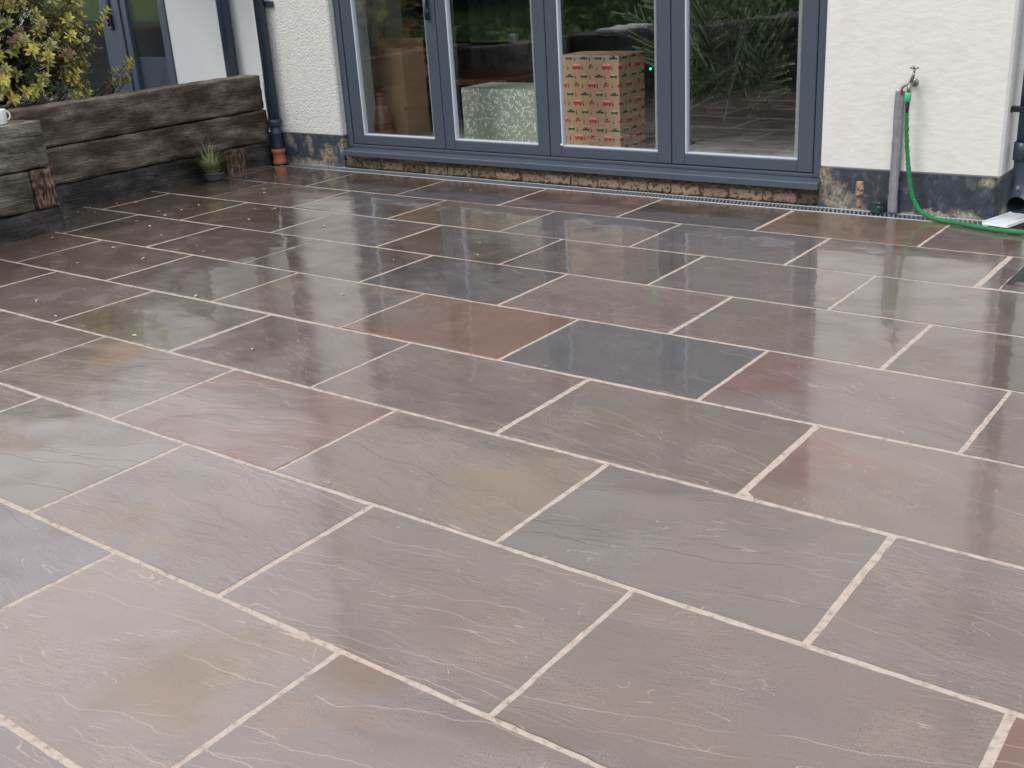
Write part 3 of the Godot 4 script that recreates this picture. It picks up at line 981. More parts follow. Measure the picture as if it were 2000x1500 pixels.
func build_pipes() -> void:
	# left corner
	var px := -7.492
	var pz := -6.44
	var o := thing("drainpipe", "dark blue-grey drainpipe standing in a terracotta socket at the left corner of the house", "drainpipe", Vector3(px, 0, pz))
	part("pipe", tube_mesh([Vector3(0, 0.36, 0), Vector3(0, 5.3, 0)], [0.0465], 24), M.pipe_paint, o)
	part("collar", lathe_mesh([Vector2(0.048, 0.32), Vector2(0.056, 0.325), Vector2(0.056, 0.355), Vector2(0.058, 0.362), Vector2(0.058, 0.378), Vector2(0.05, 0.385), Vector2(0.047, 0.386)], 24), M.pipe_paint, o)
	part("spigot", lathe_mesh([Vector2(0.046, 0.1), Vector2(0.046, 0.255), Vector2(0.05, 0.26), Vector2(0.05, 0.275), Vector2(0.047, 0.28), Vector2(0.047, 0.33)], 24), M.pipe_paint, o)
	part("clay_socket", lathe_mesh([Vector2(0.05, 0.0), Vector2(0.058, 0.004), Vector2(0.062, 0.02), Vector2(0.056, 0.035), Vector2(0.053, 0.05), Vector2(0.053, 0.1), Vector2(0.061, 0.106), Vector2(0.061, 0.126), Vector2(0.056, 0.132), Vector2(0.046, 0.132)], 24), M.terracotta, o)
	part("bracket", box_mesh(Vector3(0.03, 1.3, -0.062), Vector3(0.115, 1.345, -0.03), 0.003), M.pipe_paint, o)
	# the dark post against the extension
	o = thing("drainpipe", "slim dark pipe running down the smooth white extension wall", "drainpipe", Vector3(-9.31, 0, -7.53))
	part("pipe", tube_mesh([Vector3(0, 0.1, 0), Vector3(0, 2.84, 0)], [0.062], 20), M.pipe_paint, o)
	part("bracket", box_mesh(Vector3(-0.07, 1.9, -0.07), Vector3(0.07, 1.93, -0.03), 0.003), M.pipe_paint, o)
	# right corner, on the side wall
	o = thing("drainpipe", "dark drainpipe with an open shoe round the right corner of the house", "drainpipe", Vector3(-1.47, 0, -6.62))
	part("pipe", tube_mesh([Vector3(0, 0.34, 0), Vector3(0, 5.3, 0)], [0.045], 20), M.pipe_paint, o)
	part("collar", lathe_mesh([Vector2(0.046, 0.33), Vector2(0.056, 0.335), Vector2(0.056, 0.43), Vector2(0.047, 0.436)], 20), M.pipe_paint, o)
	var st := soft()
	tube(st, [Vector3(0, 0.34, 0), Vector3(0, 0.2, 0), Vector3(0.004, 0.15, 0.02), Vector3(0.014, 0.12, 0.07), Vector3(0.02, 0.105, 0.13)], [0.047, 0.047, 0.048, 0.049, 0.05], 20, false)
	part("shoe", done(st), M.pipe_paint, o)
	part("bracket", box_mesh(Vector3(-0.1, 0.6, 0.0), Vector3(0.02, 0.63, 0.05), 0.003), M.black_metal, o)
	var tray := thing("drip_tray", "white plastic tray lying on the paving under the right drainpipe shoe", "tray", Vector3(-1.49, 0.004, -6.5))
	st = sharp()
	box(st, Vector3(-0.075, 0, -0.2), Vector3(0.075, 0.008, 0.14), 0.003)
	box(st, Vector3(-0.075, 0.008, -0.2), Vector3(-0.067, 0.02, 0.14), 0.002)
	box(st, Vector3(0.067, 0.008, -0.2), Vector3(0.075, 0.02, 0.14), 0.002)
	part("tray", done(st), M.white_plastic, tray)
	tray.rotation.y = -0.25


func build_tap() -> void:
	var o := thing("pipe_lagging", "tall grey boxed pipe cover leaning up the right wall to the tap", "pipe cover", Vector3(-2.135, 0, -6.46))
	var st := soft()
	var cover := rough(Vector3(-0.0265, 0.004, -0.03), Vector3(0.0265, 0.716, -0.008), 0.012, 0.0035, 0.004, 7.0, 91)
	part("cover", cover, M.lagging_grey, o)
	part("copper_pipe", tube_mesh([Vector3(0.012, 0.7, 0.0), Vector3(0.014, 0.735, -0.005), Vector3(0.035, 0.752, -0.012), Vector3(0.06, 0.755, -0.015)], [0.008], 8), M.tap_metal, o)
	var t := thing("garden_tap", "old brass garden tap with a cross handle on the right wall", "tap", Vector3(-2.062, 0.76, -6.5))
	part("wall_plate", lathe_mesh([Vector2(0.024, 0), Vector2(0.022, 0.006), Vector2(0.012, 0.009), Vector2(0.0, 0.009)], 16), M.tap_metal, t, Vector3(-0.002, 0.0, 0.001)).rotation.x = PI / 2
	st = soft()
	tube(st, [Vector3(-0.004, 0.0, 0.0), Vector3(-0.004, 0.004, 0.03), Vector3(-0.006, 0.0, 0.06), Vector3(-0.007, -0.02, 0.075), Vector3(-0.008, -0.05, 0.078)], [0.011, 0.013, 0.014, 0.012, 0.0125], 12)
	tube(st, [Vector3(-0.006, 0.0, 0.055), Vector3(0.008, 0.04, 0.066), Vector3(0.014, 0.065, 0.07)], [0.012, 0.0095, 0.006], 10)
	part("body", done(st), M.tap_metal, t)
	st = soft()
	var hub := Vector3(0.015, 0.083, 0.072)
	tube(st, [Vector3(0.014, 0.062, 0.07), hub], [0.006], 8)
	for a in [0.0, PI / 2, PI, -PI / 2]:
		var tip := hub + Vector3(cos(a) * 0.024, 0.007 + 0.009 * sin(a), sin(a) * 0.022)
		tube(st, [hub, tip], [0.0038, 0.005], 8)
	part("handle", done(st), M.tap_metal, t)
	# hose
	var h := thing("garden_hose", "bright green expanding garden hose hanging from the tap onto the paving", "hose", Vector3(-2.07, 0, -6.42))
	var away := -h.position
	part("connector", lathe_mesh([Vector2(0.009, 0.715), Vector2(0.014, 0.712), Vector2(0.0185, 0.7), Vector2(0.0185, 0.668), Vector2(0.014, 0.664), Vector2(0.0, 0.664)].map(func(p): return p), 16), M.connector_green, h)
	part("strain_relief", lathe_mesh([Vector2(0.013, 0.666), Vector2(0.009, 0.598), Vector2(0.0, 0.597)], 14), M.rubber, h)
	var c := Curve3D.new()
	c.bake_interval = 0.012
	var via := [[-2.07, 0.6, -6.42], [-2.062, 0.45, -6.425], [-2.04, 0.28, -6.43], [-2.005, 0.135, -6.42], [-1.94, 0.05, -6.39], [-1.84, 0.017, -6.36], [-1.72, 0.016, -6.325], [-1.6, 0.016, -6.275], [-1.47, 0.016, -6.235], [-1.34, 0.016, -6.225], [-1.15, 0.016, -6.26], [-0.9, 0.016, -6.2], [-0.7, 0.016, -5.9]]
	for i in via.size():
		var p := Vector3(via[i][0], via[i][1], via[i][2])
		var a := Vector3(via[maxi(i - 1, 0)][0], via[maxi(i - 1, 0)][1], via[maxi(i - 1, 0)][2])
		var b := Vector3(via[mini(i + 1, via.size() - 1)][0], via[mini(i + 1, via.size() - 1)][1], via[mini(i + 1, via.size() - 1)][2])
		c.add_point(p, (a - b) / 6.0, (b - a) / 6.0)
	var pts2 := []
	var rad := []
	var nn := FastNoiseLite.new()
	nn.seed = 12
	nn.frequency = 14.0
	for p in c.get_baked_points():
		pts2.append(p + Vector3(nn.get_noise_1d(p.y * 2.0 + p.x), 0, nn.get_noise_1d(p.x * 2.0 + 9.0)) * 0.004)
		rad.append(0.0122 + 0.0011 * sin(rad.size() * 2.1) + 0.003 * nn.get_noise_1d(p.x + p.y * 1.5 + 20.0))
	part("tube", tube_mesh(pts2, rad, 12), M.hose_green, h, away)
	# crumpled bit of green plastic by the foot of the pipe cover
	var bag := thing("plastic_scrap", "small crumpled dark green plastic scrap on the drain beside the grey pipe cover", "plastic scrap", Vector3(-2.222, 0.003, -6.455))
	part("scrap", rough(Vector3(-0.036, 0, -0.03), Vector3(0.036, 0.07, 0.03), 0.008, 0.02, 0.022, 22.0, 44), M.bag_green, bag)


# ---------------------------------------------------------------- timber walls and the raised garden
func build_sleepers() -> void:
	var o := thing("sleeper_wall", "long dark railway sleeper wall holding the raised bed beside the house", "retaining wall", Vector3(-7.72, 0, -5.2))
	var a := -o.position
	part("sleeper", rough(Vector3(-7.84, 0.472, -6.435), Vector3(-7.598, 0.755, -3.9), 0.025, 0.008, 0.011, 5.0, 11), M.sleeper_brown, o, a)
	part("sleeper", rough(Vector3(-7.84, 0.2, -6.455), Vector3(-7.592, 0.462, -3.9), 0.025, 0.008, 0.011, 5.0, 12, [0.27]), M.sleeper_brown, o, a)
	part("sleeper", rough(Vector3(-7.84, -0.06, -5.93), Vector3(-7.6, 0.192, -3.9), 0.03, 0.012, 0.01, 4.5, 13), M.sleeper_dark, o, a)
	part("sleeper_end", rough(Vector3(-7.84, -0.02, -6.15), Vector3(-7.588, 0.19, -5.945), 0.02, 0.006, 0.01, 9.0, 14), M.sleeper_end, o, a)
	part("sleeper", rough(Vector3(-7.84, -0.06, -6.455), Vector3(-7.6, 0.188, -6.16), 0.03, 0.012, 0.01, 4.5, 15), M.sleeper_dark, o, a)
	o = thing("sleeper_wall", "near greenish railway sleeper wall standing forward of the long one, with a white mug on it", "retaining wall", Vector3(-7.1, 0, -3.4))
	a = -o.position
	part("sleeper", rough(Vector3(-7.24, 0.44, -4.02), Vector3(-7.0, 0.738, -2.9), 0.02, 0.008, 0.011, 5.5, 21, [0.585]), M.sleeper_mossy, o, a)
	part("sleeper", rough(Vector3(-7.24, 0.172, -3.858), Vector3(-7.004, 0.43, -2.9), 0.02, 0.008, 0.011, 5.5, 22, [0.3]), M.sleeper_mossy, o, a)
	part("sleeper_end", rough(Vector3(-7.24, 0.168, -4.03), Vector3(-6.99, 0.43, -3.868), 0.015, 0.006, 0.012, 10.0, 23, [0.26, 0.35]), M.sleeper_end, o, a)
	part("sleeper", rough(Vector3(-7.24, -0.06, -4.03), Vector3(-6.99, 0.16, -2.9), 0.025, 0.018, 0.02, 5.0, 24), M.sleeper_dark, o, a)
	part("sleeper_return", rough(Vector3(-7.6, -0.06, -4.03), Vector3(-7.25, 0.73, -3.85), 0.03, 0.018, 0.016, 5.0, 25, [0.17, 0.44]), M.sleeper_brown, o, a)
	# the stepped walls further out, mirrored in the doors
	var steps := [[-6.4, -2.9, -1.9], [-5.8, -1.9, -0.8], [-5.2, -0.8, 0.4], [-4.6, 0.4, 1.9]]
	for k in steps.size():
		var s: Array = steps[k]
		o = thing("sleeper_wall", ["sleeper wall step mirrored in the doors, next after the mossy one", "second sleeper wall step mirrored in the doors", "third sleeper wall step mirrored in the doors", "fourth sleeper wall step mirrored in the doors"][k], "retaining wall", Vector3(s[0], 0, (s[1] + s[2]) / 2.0))
		a = -o.position
		for c in [[-0.06, 0.235], [0.245, 0.48], [0.49, 0.745]]:
			part("sleeper", rough(Vector3(s[0] - 0.7, c[0], s[1] + 0.005), Vector3(s[0], c[1], s[2]), 0.06, 0.02, 0.015, 4.0, 60 + k * 5 + int(c[0] * 10)), M.sleeper_dark if c[0] < 0.3 else M.sleeper_dark, o, a)
	o = thing("sleeper_wall", "sleeper wall along the far side of the patio below the lawn", "retaining wall", Vector3(0, 0, 2.0))
	a = -o.position
	for c in [[-0.06, 0.235], [0.245, 0.48], [0.49, 0.745]]:
		for x in [-4.6, -2.2, 0.2, 2.6]:
			part("sleeper", rough(Vector3(x, c[0], 1.9), Vector3(x + 2.39, c[1], 2.14), 0.1, 0.02, 0.015, 4.0, 160 + int(x * 3 + c[0] * 10)), M.sleeper_brown, o, a)


func build_garden() -> void:
	var g := structure("ground")
	part("ground", box_mesh(Vector3(-150, -0.4, -150), Vector3(150, -0.125, 150), 0.0), M.soil, g)
	# raised lawn in strips that follow the stepped walls, rising gently away
	var lawn := structure("lawn")
	var st := soft()
	var n := FastNoiseLite.new()
	n.seed = 3
	n.frequency = 0.5
	var level := func(x: float, z: float) -> float:
		var d := maxf(maxf(-7.0 - x, z - 2.0), 0.0)
		return 0.715 + 0.028 * maxf(d - 1.0, 0.0) + 0.02 * n.get_noise_2d(x, z)
	var strips := [[-40.0, -9.6, -3.6, -2.9], [-9.6, -7.23, -3.2, -2.9], [-40.0, -6.9, -2.9, -1.9], [-40.0, -6.3, -1.9, -0.8], [-40.0, -5.7, -0.8, 0.4], [-40.0, -5.1, 0.4, 2.0], [-40.0, 26.0, 2.0, 44.0]]
	for s in strips:
		var nx := int((s[1] - s[0]) / 0.6)
		var nz := maxi(int((s[3] - s[2]) / 0.6), 2)
		for i in nx:
			for j in nz:
				var q := []
				for e in [[0, 0], [1, 0], [1, 1], [0, 1]]:
					var x: float = lerpf(s[0], s[1], float(i + e[0]) / nx)
					var z: float = lerpf(s[2], s[3], float(j + e[1]) / nz)
					q.append(Vector3(x, level.call(x, z), z))
				quad_out(st, q[0], q[1], q[2], q[3], q[0] - Vector3.UP * 5.0)
	part("turf", done(st), M.lawn_green, lawn).set_meta("kind", "structure")
	var soil := structure("planting_bed")
	part("soil", rough(Vector3(-9.6, 0.0, -5.75), Vector3(-7.82, 0.66, -3.2), 0.12, 0.05, 0.04, 2.0, 31), M.soil, soil).set_meta("kind", "structure")
	# grass tufts
	var blade := SurfaceTool.new()
	blade.begin(Mesh.PRIMITIVE_TRIANGLES)
	var r := RandomNumberGenerator.new()
	r.seed = 8
	for k in 9:
		var a := r.randf() * TAU
		var d := Vector3(cos(a), 0, sin(a))
		var w := Vector3(-sin(a), 0, cos(a)) * 0.006
		var b := d * 0.02
		var t := d * r.randf_range(0.04, 0.09) + Vector3.UP * r.randf_range(0.05, 0.09)
		blade.set_normal(Vector3.UP)
		for p in [b - w, b + w, t]:
			blade.add_vertex(p)
	var mm := MultiMesh.new()
	mm.transform_format = MultiMesh.TRANSFORM_3D
	mm.use_colors = true
	mm.mesh = blade.commit()
	var spots := []
	while spots.size() < 14000:
		var x := r.randf_range(-16.0, 6.0)
		var z := r.randf_range(-4.0, 12.0)
		if (x < -7.3 and z < -1.9 and z > -3.3) or (x < -5.9 and z > -1.9 and z < 2.1) or z > 2.2:
			spots.append(Vector3(x, level.call(x, z), z))
	mm.instance_count = spots.size()
	for k in spots.size():
		mm.set_instance_transform(k, Transform3D(Basis(Vector3.UP, r.randf() * TAU).scaled(Vector3.ONE * r.randf_range(0.8, 1.5)), spots[k]))
		var v := r.randf_range(0.7, 1.2)
		mm.set_instance_color(k, Color(0.15 * v, 0.28 * v, 0.055 * v))
	var mi := MultiMeshInstance3D.new()
	mi.name = "grass"
	mi.multimesh = mm
	mi.material_override = M.grass_blade
	add_child(mi)
	mi.set_meta("kind", "stuff")
	tag(mi, "short green grass of the raised lawn", "grass")
	hedge(Vector3(-12.6, 0.9, 4.5), Vector3(1.0, 2.6, 9.0), "tall dark hedge along the left side of the raised lawn", 5)
	hedge(Vector3(-2.0, 1.1, 19.0), Vector3(15.0, 1.9, 1.1), "tall dark hedge across the far end of the raised lawn", 6)


func leaf_mesh(l: float, w: float, curl: float) -> ArrayMesh:
	var st := soft()
	var rows := [[0.0, 0.05], [0.25, 0.8], [0.55, 1.0], [0.82, 0.55], [1.0, 0.02]]
	for i in rows.size() - 1:
		var a: Array = rows[i]
		var b: Array = rows[i + 1]
		var pa := Vector3(0, -curl * a[0] * a[0] * l, a[0] * l)
		var pb := Vector3(0, -curl * b[0] * b[0] * l, b[0] * l)
		var wa := Vector3(a[1] * w / 2, 0.18 * a[1] * w, 0)
		var wb := Vector3(b[1] * w / 2, 0.18 * b[1] * w, 0)
		for s in [-1.0, 1.0]:
			var m := Vector3(s, 1, 1)
			quad_out(st, pa, pa + wa * m, pb + wb * m, pb, (pa + pb) / 2.0 - Vector3.UP)
	return done(st)


func hedge(at: Vector3, half: Vector3, label: String, seed_: int) -> void:
	var o := thing("hedge", label, "hedge", at - Vector3(0, 0.2, 0))
	var r := RandomNumberGenerator.new()
	r.seed = seed_
	var cluster := SurfaceTool.new()
	cluster.begin(Mesh.PRIMITIVE_TRIANGLES)
	var lf := leaf_mesh(0.16, 0.09, 0.3)
	for k in 10:
		var b := Basis.from_euler(Vector3(r.randf_range(-1.2, 0.6), r.randf() * TAU, r.randf_range(-0.5, 0.5)))
		cluster.append_from(lf, 0, Transform3D(b, b.z * 0.05))
	var mm := MultiMesh.new()
	mm.transform_format = MultiMesh.TRANSFORM_3D
	mm.use_colors = true
	mm.mesh = cluster.commit()
	mm.instance_count = 5200
	var n := FastNoiseLite.new()
	n.seed = seed_
	n.frequency = 0.4
	for k in mm.instance_count:
		var p := Vector3(r.randf_range(-1, 1) * half.x, r.randf_range(0, 1), r.randf_range(-1, 1) * half.z)
		p.y *= half.y * (1.0 + 0.3 * n.get_noise_2d(p.x, p.z))
		mm.set_instance_transform(k, Transform3D(Basis.from_euler(Vector3(r.randf_range(-0.6, 0.6), r.randf() * TAU, 0)).scaled(Vector3.ONE * r.randf_range(0.9, 1.7)), p))
		var v := r.randf_range(0.6, 1.5)
		mm.set_instance_color(k, Color(v, v, v))
	var mi := MultiMeshInstance3D.new()
	mi.name = "foliage"
	mi.multimesh = mm
	mi.material_override = M.hedge_leaf
	o.add_child(mi)
	mi.set_meta("kind", "stuff")
	var stem := tube_mesh([Vector3(0, -0.3, 0), Vector3(0.05, half.y * 0.7, 0.05)], [0.05, 0.02], 6)
	for k in 9:
		part("stem", stem, M.bark, o, Vector3(lerpf(-0.9, 0.9, k / 8.0) * half.x * (1.0 if half.x > half.z else 0.0), 0, lerpf(-0.9, 0.9, k / 8.0) * half.z * (1.0 if half.z > half.x else 0.0)))


func build_bush() -> void:
	var root := Vector3(-8.65, 0.72, -4.6)
	var o := thing("shrub", "leafy shrub with yellow-green and bronze leaves in the raised bed by the dark door", "shrub", root)
	var r := RandomNumberGenerator.new()
	r.seed = 21
	var leaves := [leaf_mesh(0.056, 0.025, 0.25), leaf_mesh(0.05, 0.025, 0.5), leaf_mesh(0.046, 0.02, 0.1)]
	var st := soft()
	var tips := []   # [position, direction, tone]
	for k in 640:
		var d := Vector3.ZERO
		while d.length() < 0.1 or d.length() > 1.0:
			d = Vector3(r.randf_range(-1, 1), r.randf_range(-0.75, 1), r.randf_range(-1, 1))
		d = d.normalized() * pow(r.randf_range(0.3, 1.0), 0.45)
		var tip := Vector3(d.x * 0.7, 0.5 + d.y * 0.75, d.z * 0.9 - 0.02)
		if tip.y < 0.06:
			tip.y = r.randf_range(0.06, 0.2)
		tips.append([tip, d, -1])
	for p in [[-8.2, 1.36, -5.47, 0], [-8.2, 1.3, -5.42, 0], [-8.2, 1.24, -5.38, 0], [-8.2, 0.955, -5.6, 0], [-8.2, 0.90, -5.57, 0], [-8.2, 0.89, -5.45, 1], [-8.18, 0.83, -5.5, 4], [-8.2, 0.79, -5.45, 1], [-8.2, 0.8, -5.55, 1], [-8.15, 0.82, -5.36, 4], [-8.1, 0.77, -5.1, 1], [-8.1, 0.76, -5.0, 1], [-8.12, 0.93, -5.05, 0], [-8.12, 0.88, -5.02, 0], [-8.15, 1.32, -4.85, 0], [-8.15, 1.27, -4.82, 0], [-8.15, 1.2, -4.95, 1], [-8.12, 0.86, -4.72, 1], [-8.1, 0.93, -4.76, 1], [-8.2, 0.82, -5.52, 4]]:
		var q := Vector3(p[0], p[1], p[2]) - root
		tips.append([q, (q - Vector3(0, 0.3, 0)).normalized(), p[3]])
	var tones := ["leaf_yellow", "leaf_lime", "leaf_olive", "leaf_dark", "leaf_bronze"]
	var single := []   # leaves that are told apart, then the rest by tone
	var rest := {}
	for t in tips:
		var p: Vector3 = t[0]
		var d: Vector3 = t[1]
		var way := (d.normalized() + Vector3(0, 0.7, 0)).normalized()
		var tone: int = t[2]
		if tone < 0:
			var q := r.randf()
			tone = 3 if q < 0.1 else (2 if q < 0.36 else (1 if q < 0.66 else (4 if q < 0.77 else 0)))
		var base := Vector3(r.randf_range(-0.06, 0.06), 0, r.randf_range(-0.12, 0.12))
		if t[2] >= 0:
			base = Vector3(p.x * 0.7, p.y - 0.22, p.z * 0.72)
		var knee := base.lerp(p, 0.5) + Vector3(0, 0.06 if t[2] < 0 else -0.02, 0)
		tube(st, [base, knee, p - way * 0.05, p], [0.008, 0.005, 0.003, 0.002], 5, false)
		var side := way.cross(Vector3.RIGHT).normalized()
		for i in 15:
			var ring := i / 5
			var a := TAU * i / 5.0 + ring * 0.6 + r.randf_range(-0.25, 0.25)
			var out := side.rotated(way, a)
			var z: Vector3 = (out * r.randf_range(0.7, 1.0) + way * [1.1, 0.55, 0.1][ring]).normalized()
			var x: Vector3 = way.cross(z).normalized()
			var y: Vector3 = z.cross(x)
			var b := Basis(x, y, z).rotated(z, r.randf_range(-0.4, 0.4)).scaled(Vector3.ONE * r.randf_range(0.8, 1.15) * [0.85, 1.05, 1.0][ring])
			var at := p - way * ring * 0.022
			var own := tone
			if r.randf() < 0.2:
				own = [1, 2, 3, 3, 2][tone]
			var item := [Transform3D(b, at), own, r.randi_range(0, 2)]
			# those on the side towards the patio show largest
			if p.x > 0.3 and single.size() < 300 and i < 5:
				single.append(item)
			else:
				if not rest.has(own):
					rest[own] = []
				rest[own].append(item[0])
	# inner leaves that close the crown
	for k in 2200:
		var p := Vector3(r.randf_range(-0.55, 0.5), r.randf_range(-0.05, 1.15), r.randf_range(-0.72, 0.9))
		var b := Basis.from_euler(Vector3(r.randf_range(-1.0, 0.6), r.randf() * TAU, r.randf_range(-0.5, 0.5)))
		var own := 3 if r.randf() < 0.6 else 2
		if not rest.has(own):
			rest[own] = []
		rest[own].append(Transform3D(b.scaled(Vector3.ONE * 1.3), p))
	part("stems", done(st), M.bark, o)
	for s in single:
		var l := part("leaf", leaves[s[2]], M[tones[s[1]]], o)
		l.transform = s[0]
	for own in rest:
		var mm := MultiMesh.new()
		mm.transform_format = MultiMesh.TRANSFORM_3D
		mm.mesh = leaves[0]
		mm.instance_count = rest[own].size()
		for k in rest[own].size():
			mm.set_instance_transform(k, rest[own][k])
		var mi := MultiMeshInstance3D.new()
		mi.name = "foliage"
		mi.multimesh = mm
		mi.material_override = M[tones[own]]
		o.add_child(mi, true)
		mi.set_meta("kind", "stuff")


func build_small_things() -> void:
	# grass in a low grey pot, at the foot of the long sleeper wall
	var o := thing("potted_grass", "tufty ornamental grass in a low grey pot against the long sleeper wall", "potted plant", Vector3(-7.46, 0.004, -5.69))
	part("pot", lathe_mesh([Vector2(0.0, 0.0), Vector2(0.062, 0.0), Vector2(0.07, 0.008), Vector2(0.083, 0.05), Vector2(0.087, 0.052), Vector2(0.087, 0.06), Vector2(0.08, 0.06), Vector2(0.076, 0.045), Vector2(0.0, 0.044)], 28), M.pot_grey, o)
	part("soil", lathe_mesh([Vector2(0.078, 0.046), Vector2(0.05, 0.052), Vector2(0.0, 0.055)], 20), M.soil_pot, o)
	var st := SurfaceTool.new()
	st.begin(Mesh.PRIMITIVE_TRIANGLES)
	var r := RandomNumberGenerator.new()
	r.seed = 5
	for k in 900:
		var a := r.randf() * TAU
		var lean := pow(r.randf(), 0.5)
		var d := Vector3(cos(a), 0, sin(a) + 0.12)
		var l := r.randf_range(0.16, 0.31)
		var p := Vector3(r.randf_range(-0.035, 0.035), 0.048, r.randf_range(-0.035, 0.035) + 0.01)
		var w := Vector3(-sin(a), 0, cos(a)) * 0.0028
		var old := r.randf()
		var col := Color(0.38, 0.52, 0.17) if old < 0.45 else (Color(0.6, 0.6, 0.27) if old < 0.8 else Color(0.7, 0.6, 0.38))
		col *= r.randf_range(0.75, 1.2)
		st.set_color(col)
		var pts := []
		for i in 5:
			var t := i / 4.0
			pts.append(p + d * l * lean * (0.65 * t + 0.95 * t * t) + Vector3.UP * l * (t * (1.15 - 0.25 * lean) - 0.62 * lean * t * t))
		for i in 4:
			var wa := w * (1.0 - i / 4.4)
			var wb := w * (1.0 - (i + 1) / 4.4)
			var nrm := (d * 0.4 + Vector3.UP).normalized()
			st.set_normal(nrm)
			for v in [pts[i] - wa, pts[i] + wa, pts[i + 1] + wb, pts[i] - wa, pts[i + 1] + wb, pts[i + 1] - wb]:
				st.add_vertex(v)
	part("grass_blades", st.commit(), M.grass_blade, o).set_meta("kind", "stuff")
	# mug on the near sleeper wall
	o = thing("mug", "white mug standing on top of the near sleeper wall", "mug", Vector3(-7.1, 0.742, -3.80))
	part("body", lathe_mesh([Vector2(0.0, 0.0), Vector2(0.034, 0.0), Vector2(0.04, 0.006), Vector2(0.043, 0.09), Vector2(0.0415, 0.094), Vector2(0.0395, 0.09), Vector2(0.037, 0.012), Vector2(0.0, 0.01)], 28), M.white_glaze, o)
	var hp := []
	for i in 9:
		var a := PI * i / 8.0
		hp.append(Vector3(0.008 * sin(a), 0.05 + 0.029 * cos(a), -0.04 - 0.026 * sin(a)))
	part("handle", tube_mesh(hp, [0.006], 8), M.white_glaze, o)
	o = thing("white_sheet", "rumpled white plastic sheet left on the second sleeper step, seen mirrored in the doors", "plastic sheet", Vector3(-6.62, 0.745, -2.4))
	part("sheet", rough(Vector3(-0.13, 0, -0.4), Vector3(0.13, 0.05, 0.4), 0.05, 0.024, 0.03, 6.0, 71), M.white_plastic, o)
	# fallen petals
	var st2 := soft()
	for s in [-1.0, 1.0]:
		quad_out(st2, Vector3(0, 0.003, -0.013), Vector3(s * 0.009, 0.007, -0.003), Vector3(s * 0.006, 0.005, 0.01), Vector3(0, 0.001, 0.014), Vector3(0, -1, 0))
	var petal := done(st2)
	var where := "-6.71,-5.56;-6.58,-5.46;-6.72,-4.95;-6.19,-4.79;-6.83,-4.68;-6.65,-4.60;-7.29,-4.81;-6.69,-4.39;-6.92,-4.21;-7.29,-4.45;-7.43,-4.41;-6.78,-4.02;-7.34,-4.25;-6.46,-4.33;-6.15,-3.83;-5.66,-4.11;-5.48,-4.02;-6.14,-4.19;-6.19,-5.02;-6.04,-5.08;-5.94,-4.76;-6.82,-3.83;-7.42,-4.73;-6.69,-4.77;-7.50,-4.55;-6.02,-3.50;-5.48,-2.91;-5.11,-2.79;-4.44,-2.79;-3.76,-2.93;-4.72,-3.37;-5.23,-3.33;-5.71,-3.75;-6.03,-5.06;-5.28,-4.83;-5.09,-6.12;-4.02,-4.89;-3.86,-4.66;-4.23,-4.37;-6.20,-6.36;-4.01,-3.74"
	for s in where.split(";"):
		var xz := s.split(",")
		var p := MeshInstance3D.new()
		p.name = numbered("fallen_petal")
		p.mesh = petal
		p.material_override = M.petal
		add_child(p)
		p.position = Vector3(float(xz[0]), 0.001, float(xz[1]))
		p.rotation = Vector3(r.randf_range(-0.15, 0.15), r.randf() * TAU, r.randf_range(-0.15, 0.15))
		p.scale = Vector3.ONE * r.randf_range(0.6, 1.15)
		tag(p, "small pale fallen petal lying on the wet paving", "petal", "pale petals scattered on the wet paving")


# ---------------------------------------------------------------- indoors
func print_box(mesh_lo: Vector3, mesh_hi: Vector3, um: float) -> ArrayMesh:
	# a box with uv in metres times um on every side, slightly rounded paper edges left sharp
	var st := sharp()
	var mid := (mesh_lo + mesh_hi) / 2.0
	for f in 3:
		var u := (f + 1) % 3
		var w := (f + 2) % 3
		for s in [0, 1]:
			var q := []
			for e in [[0, 0], [1, 0], [1, 1], [0, 1]]:
				var p := Vector3.ZERO
				p[f] = mesh_lo[f] if s == 0 else mesh_hi[f]
				p[u] = mesh_lo[u] if e[0] == 0 else mesh_hi[u]
				p[w] = mesh_lo[w] if e[1] == 0 else mesh_hi[w]
				q.append(p)
			var order := [0, 1, 2, 0, 2, 3]
			if (q[2] - q[0]).cross(q[1] - q[0]).dot((q[0] + q[2]) / 2.0 - mid) < 0.0:
				order = [0, 2, 1, 0, 3, 2]
			for k in order:
				var p: Vector3 = q[k]
				st.set_uv((Vector2(p.z, -p.y) if f == 0 else (Vector2(p.x, p.z) if f == 1 else Vector2(p.x, -p.y))) * um)
				st.add_vertex(p)
	return done(st)


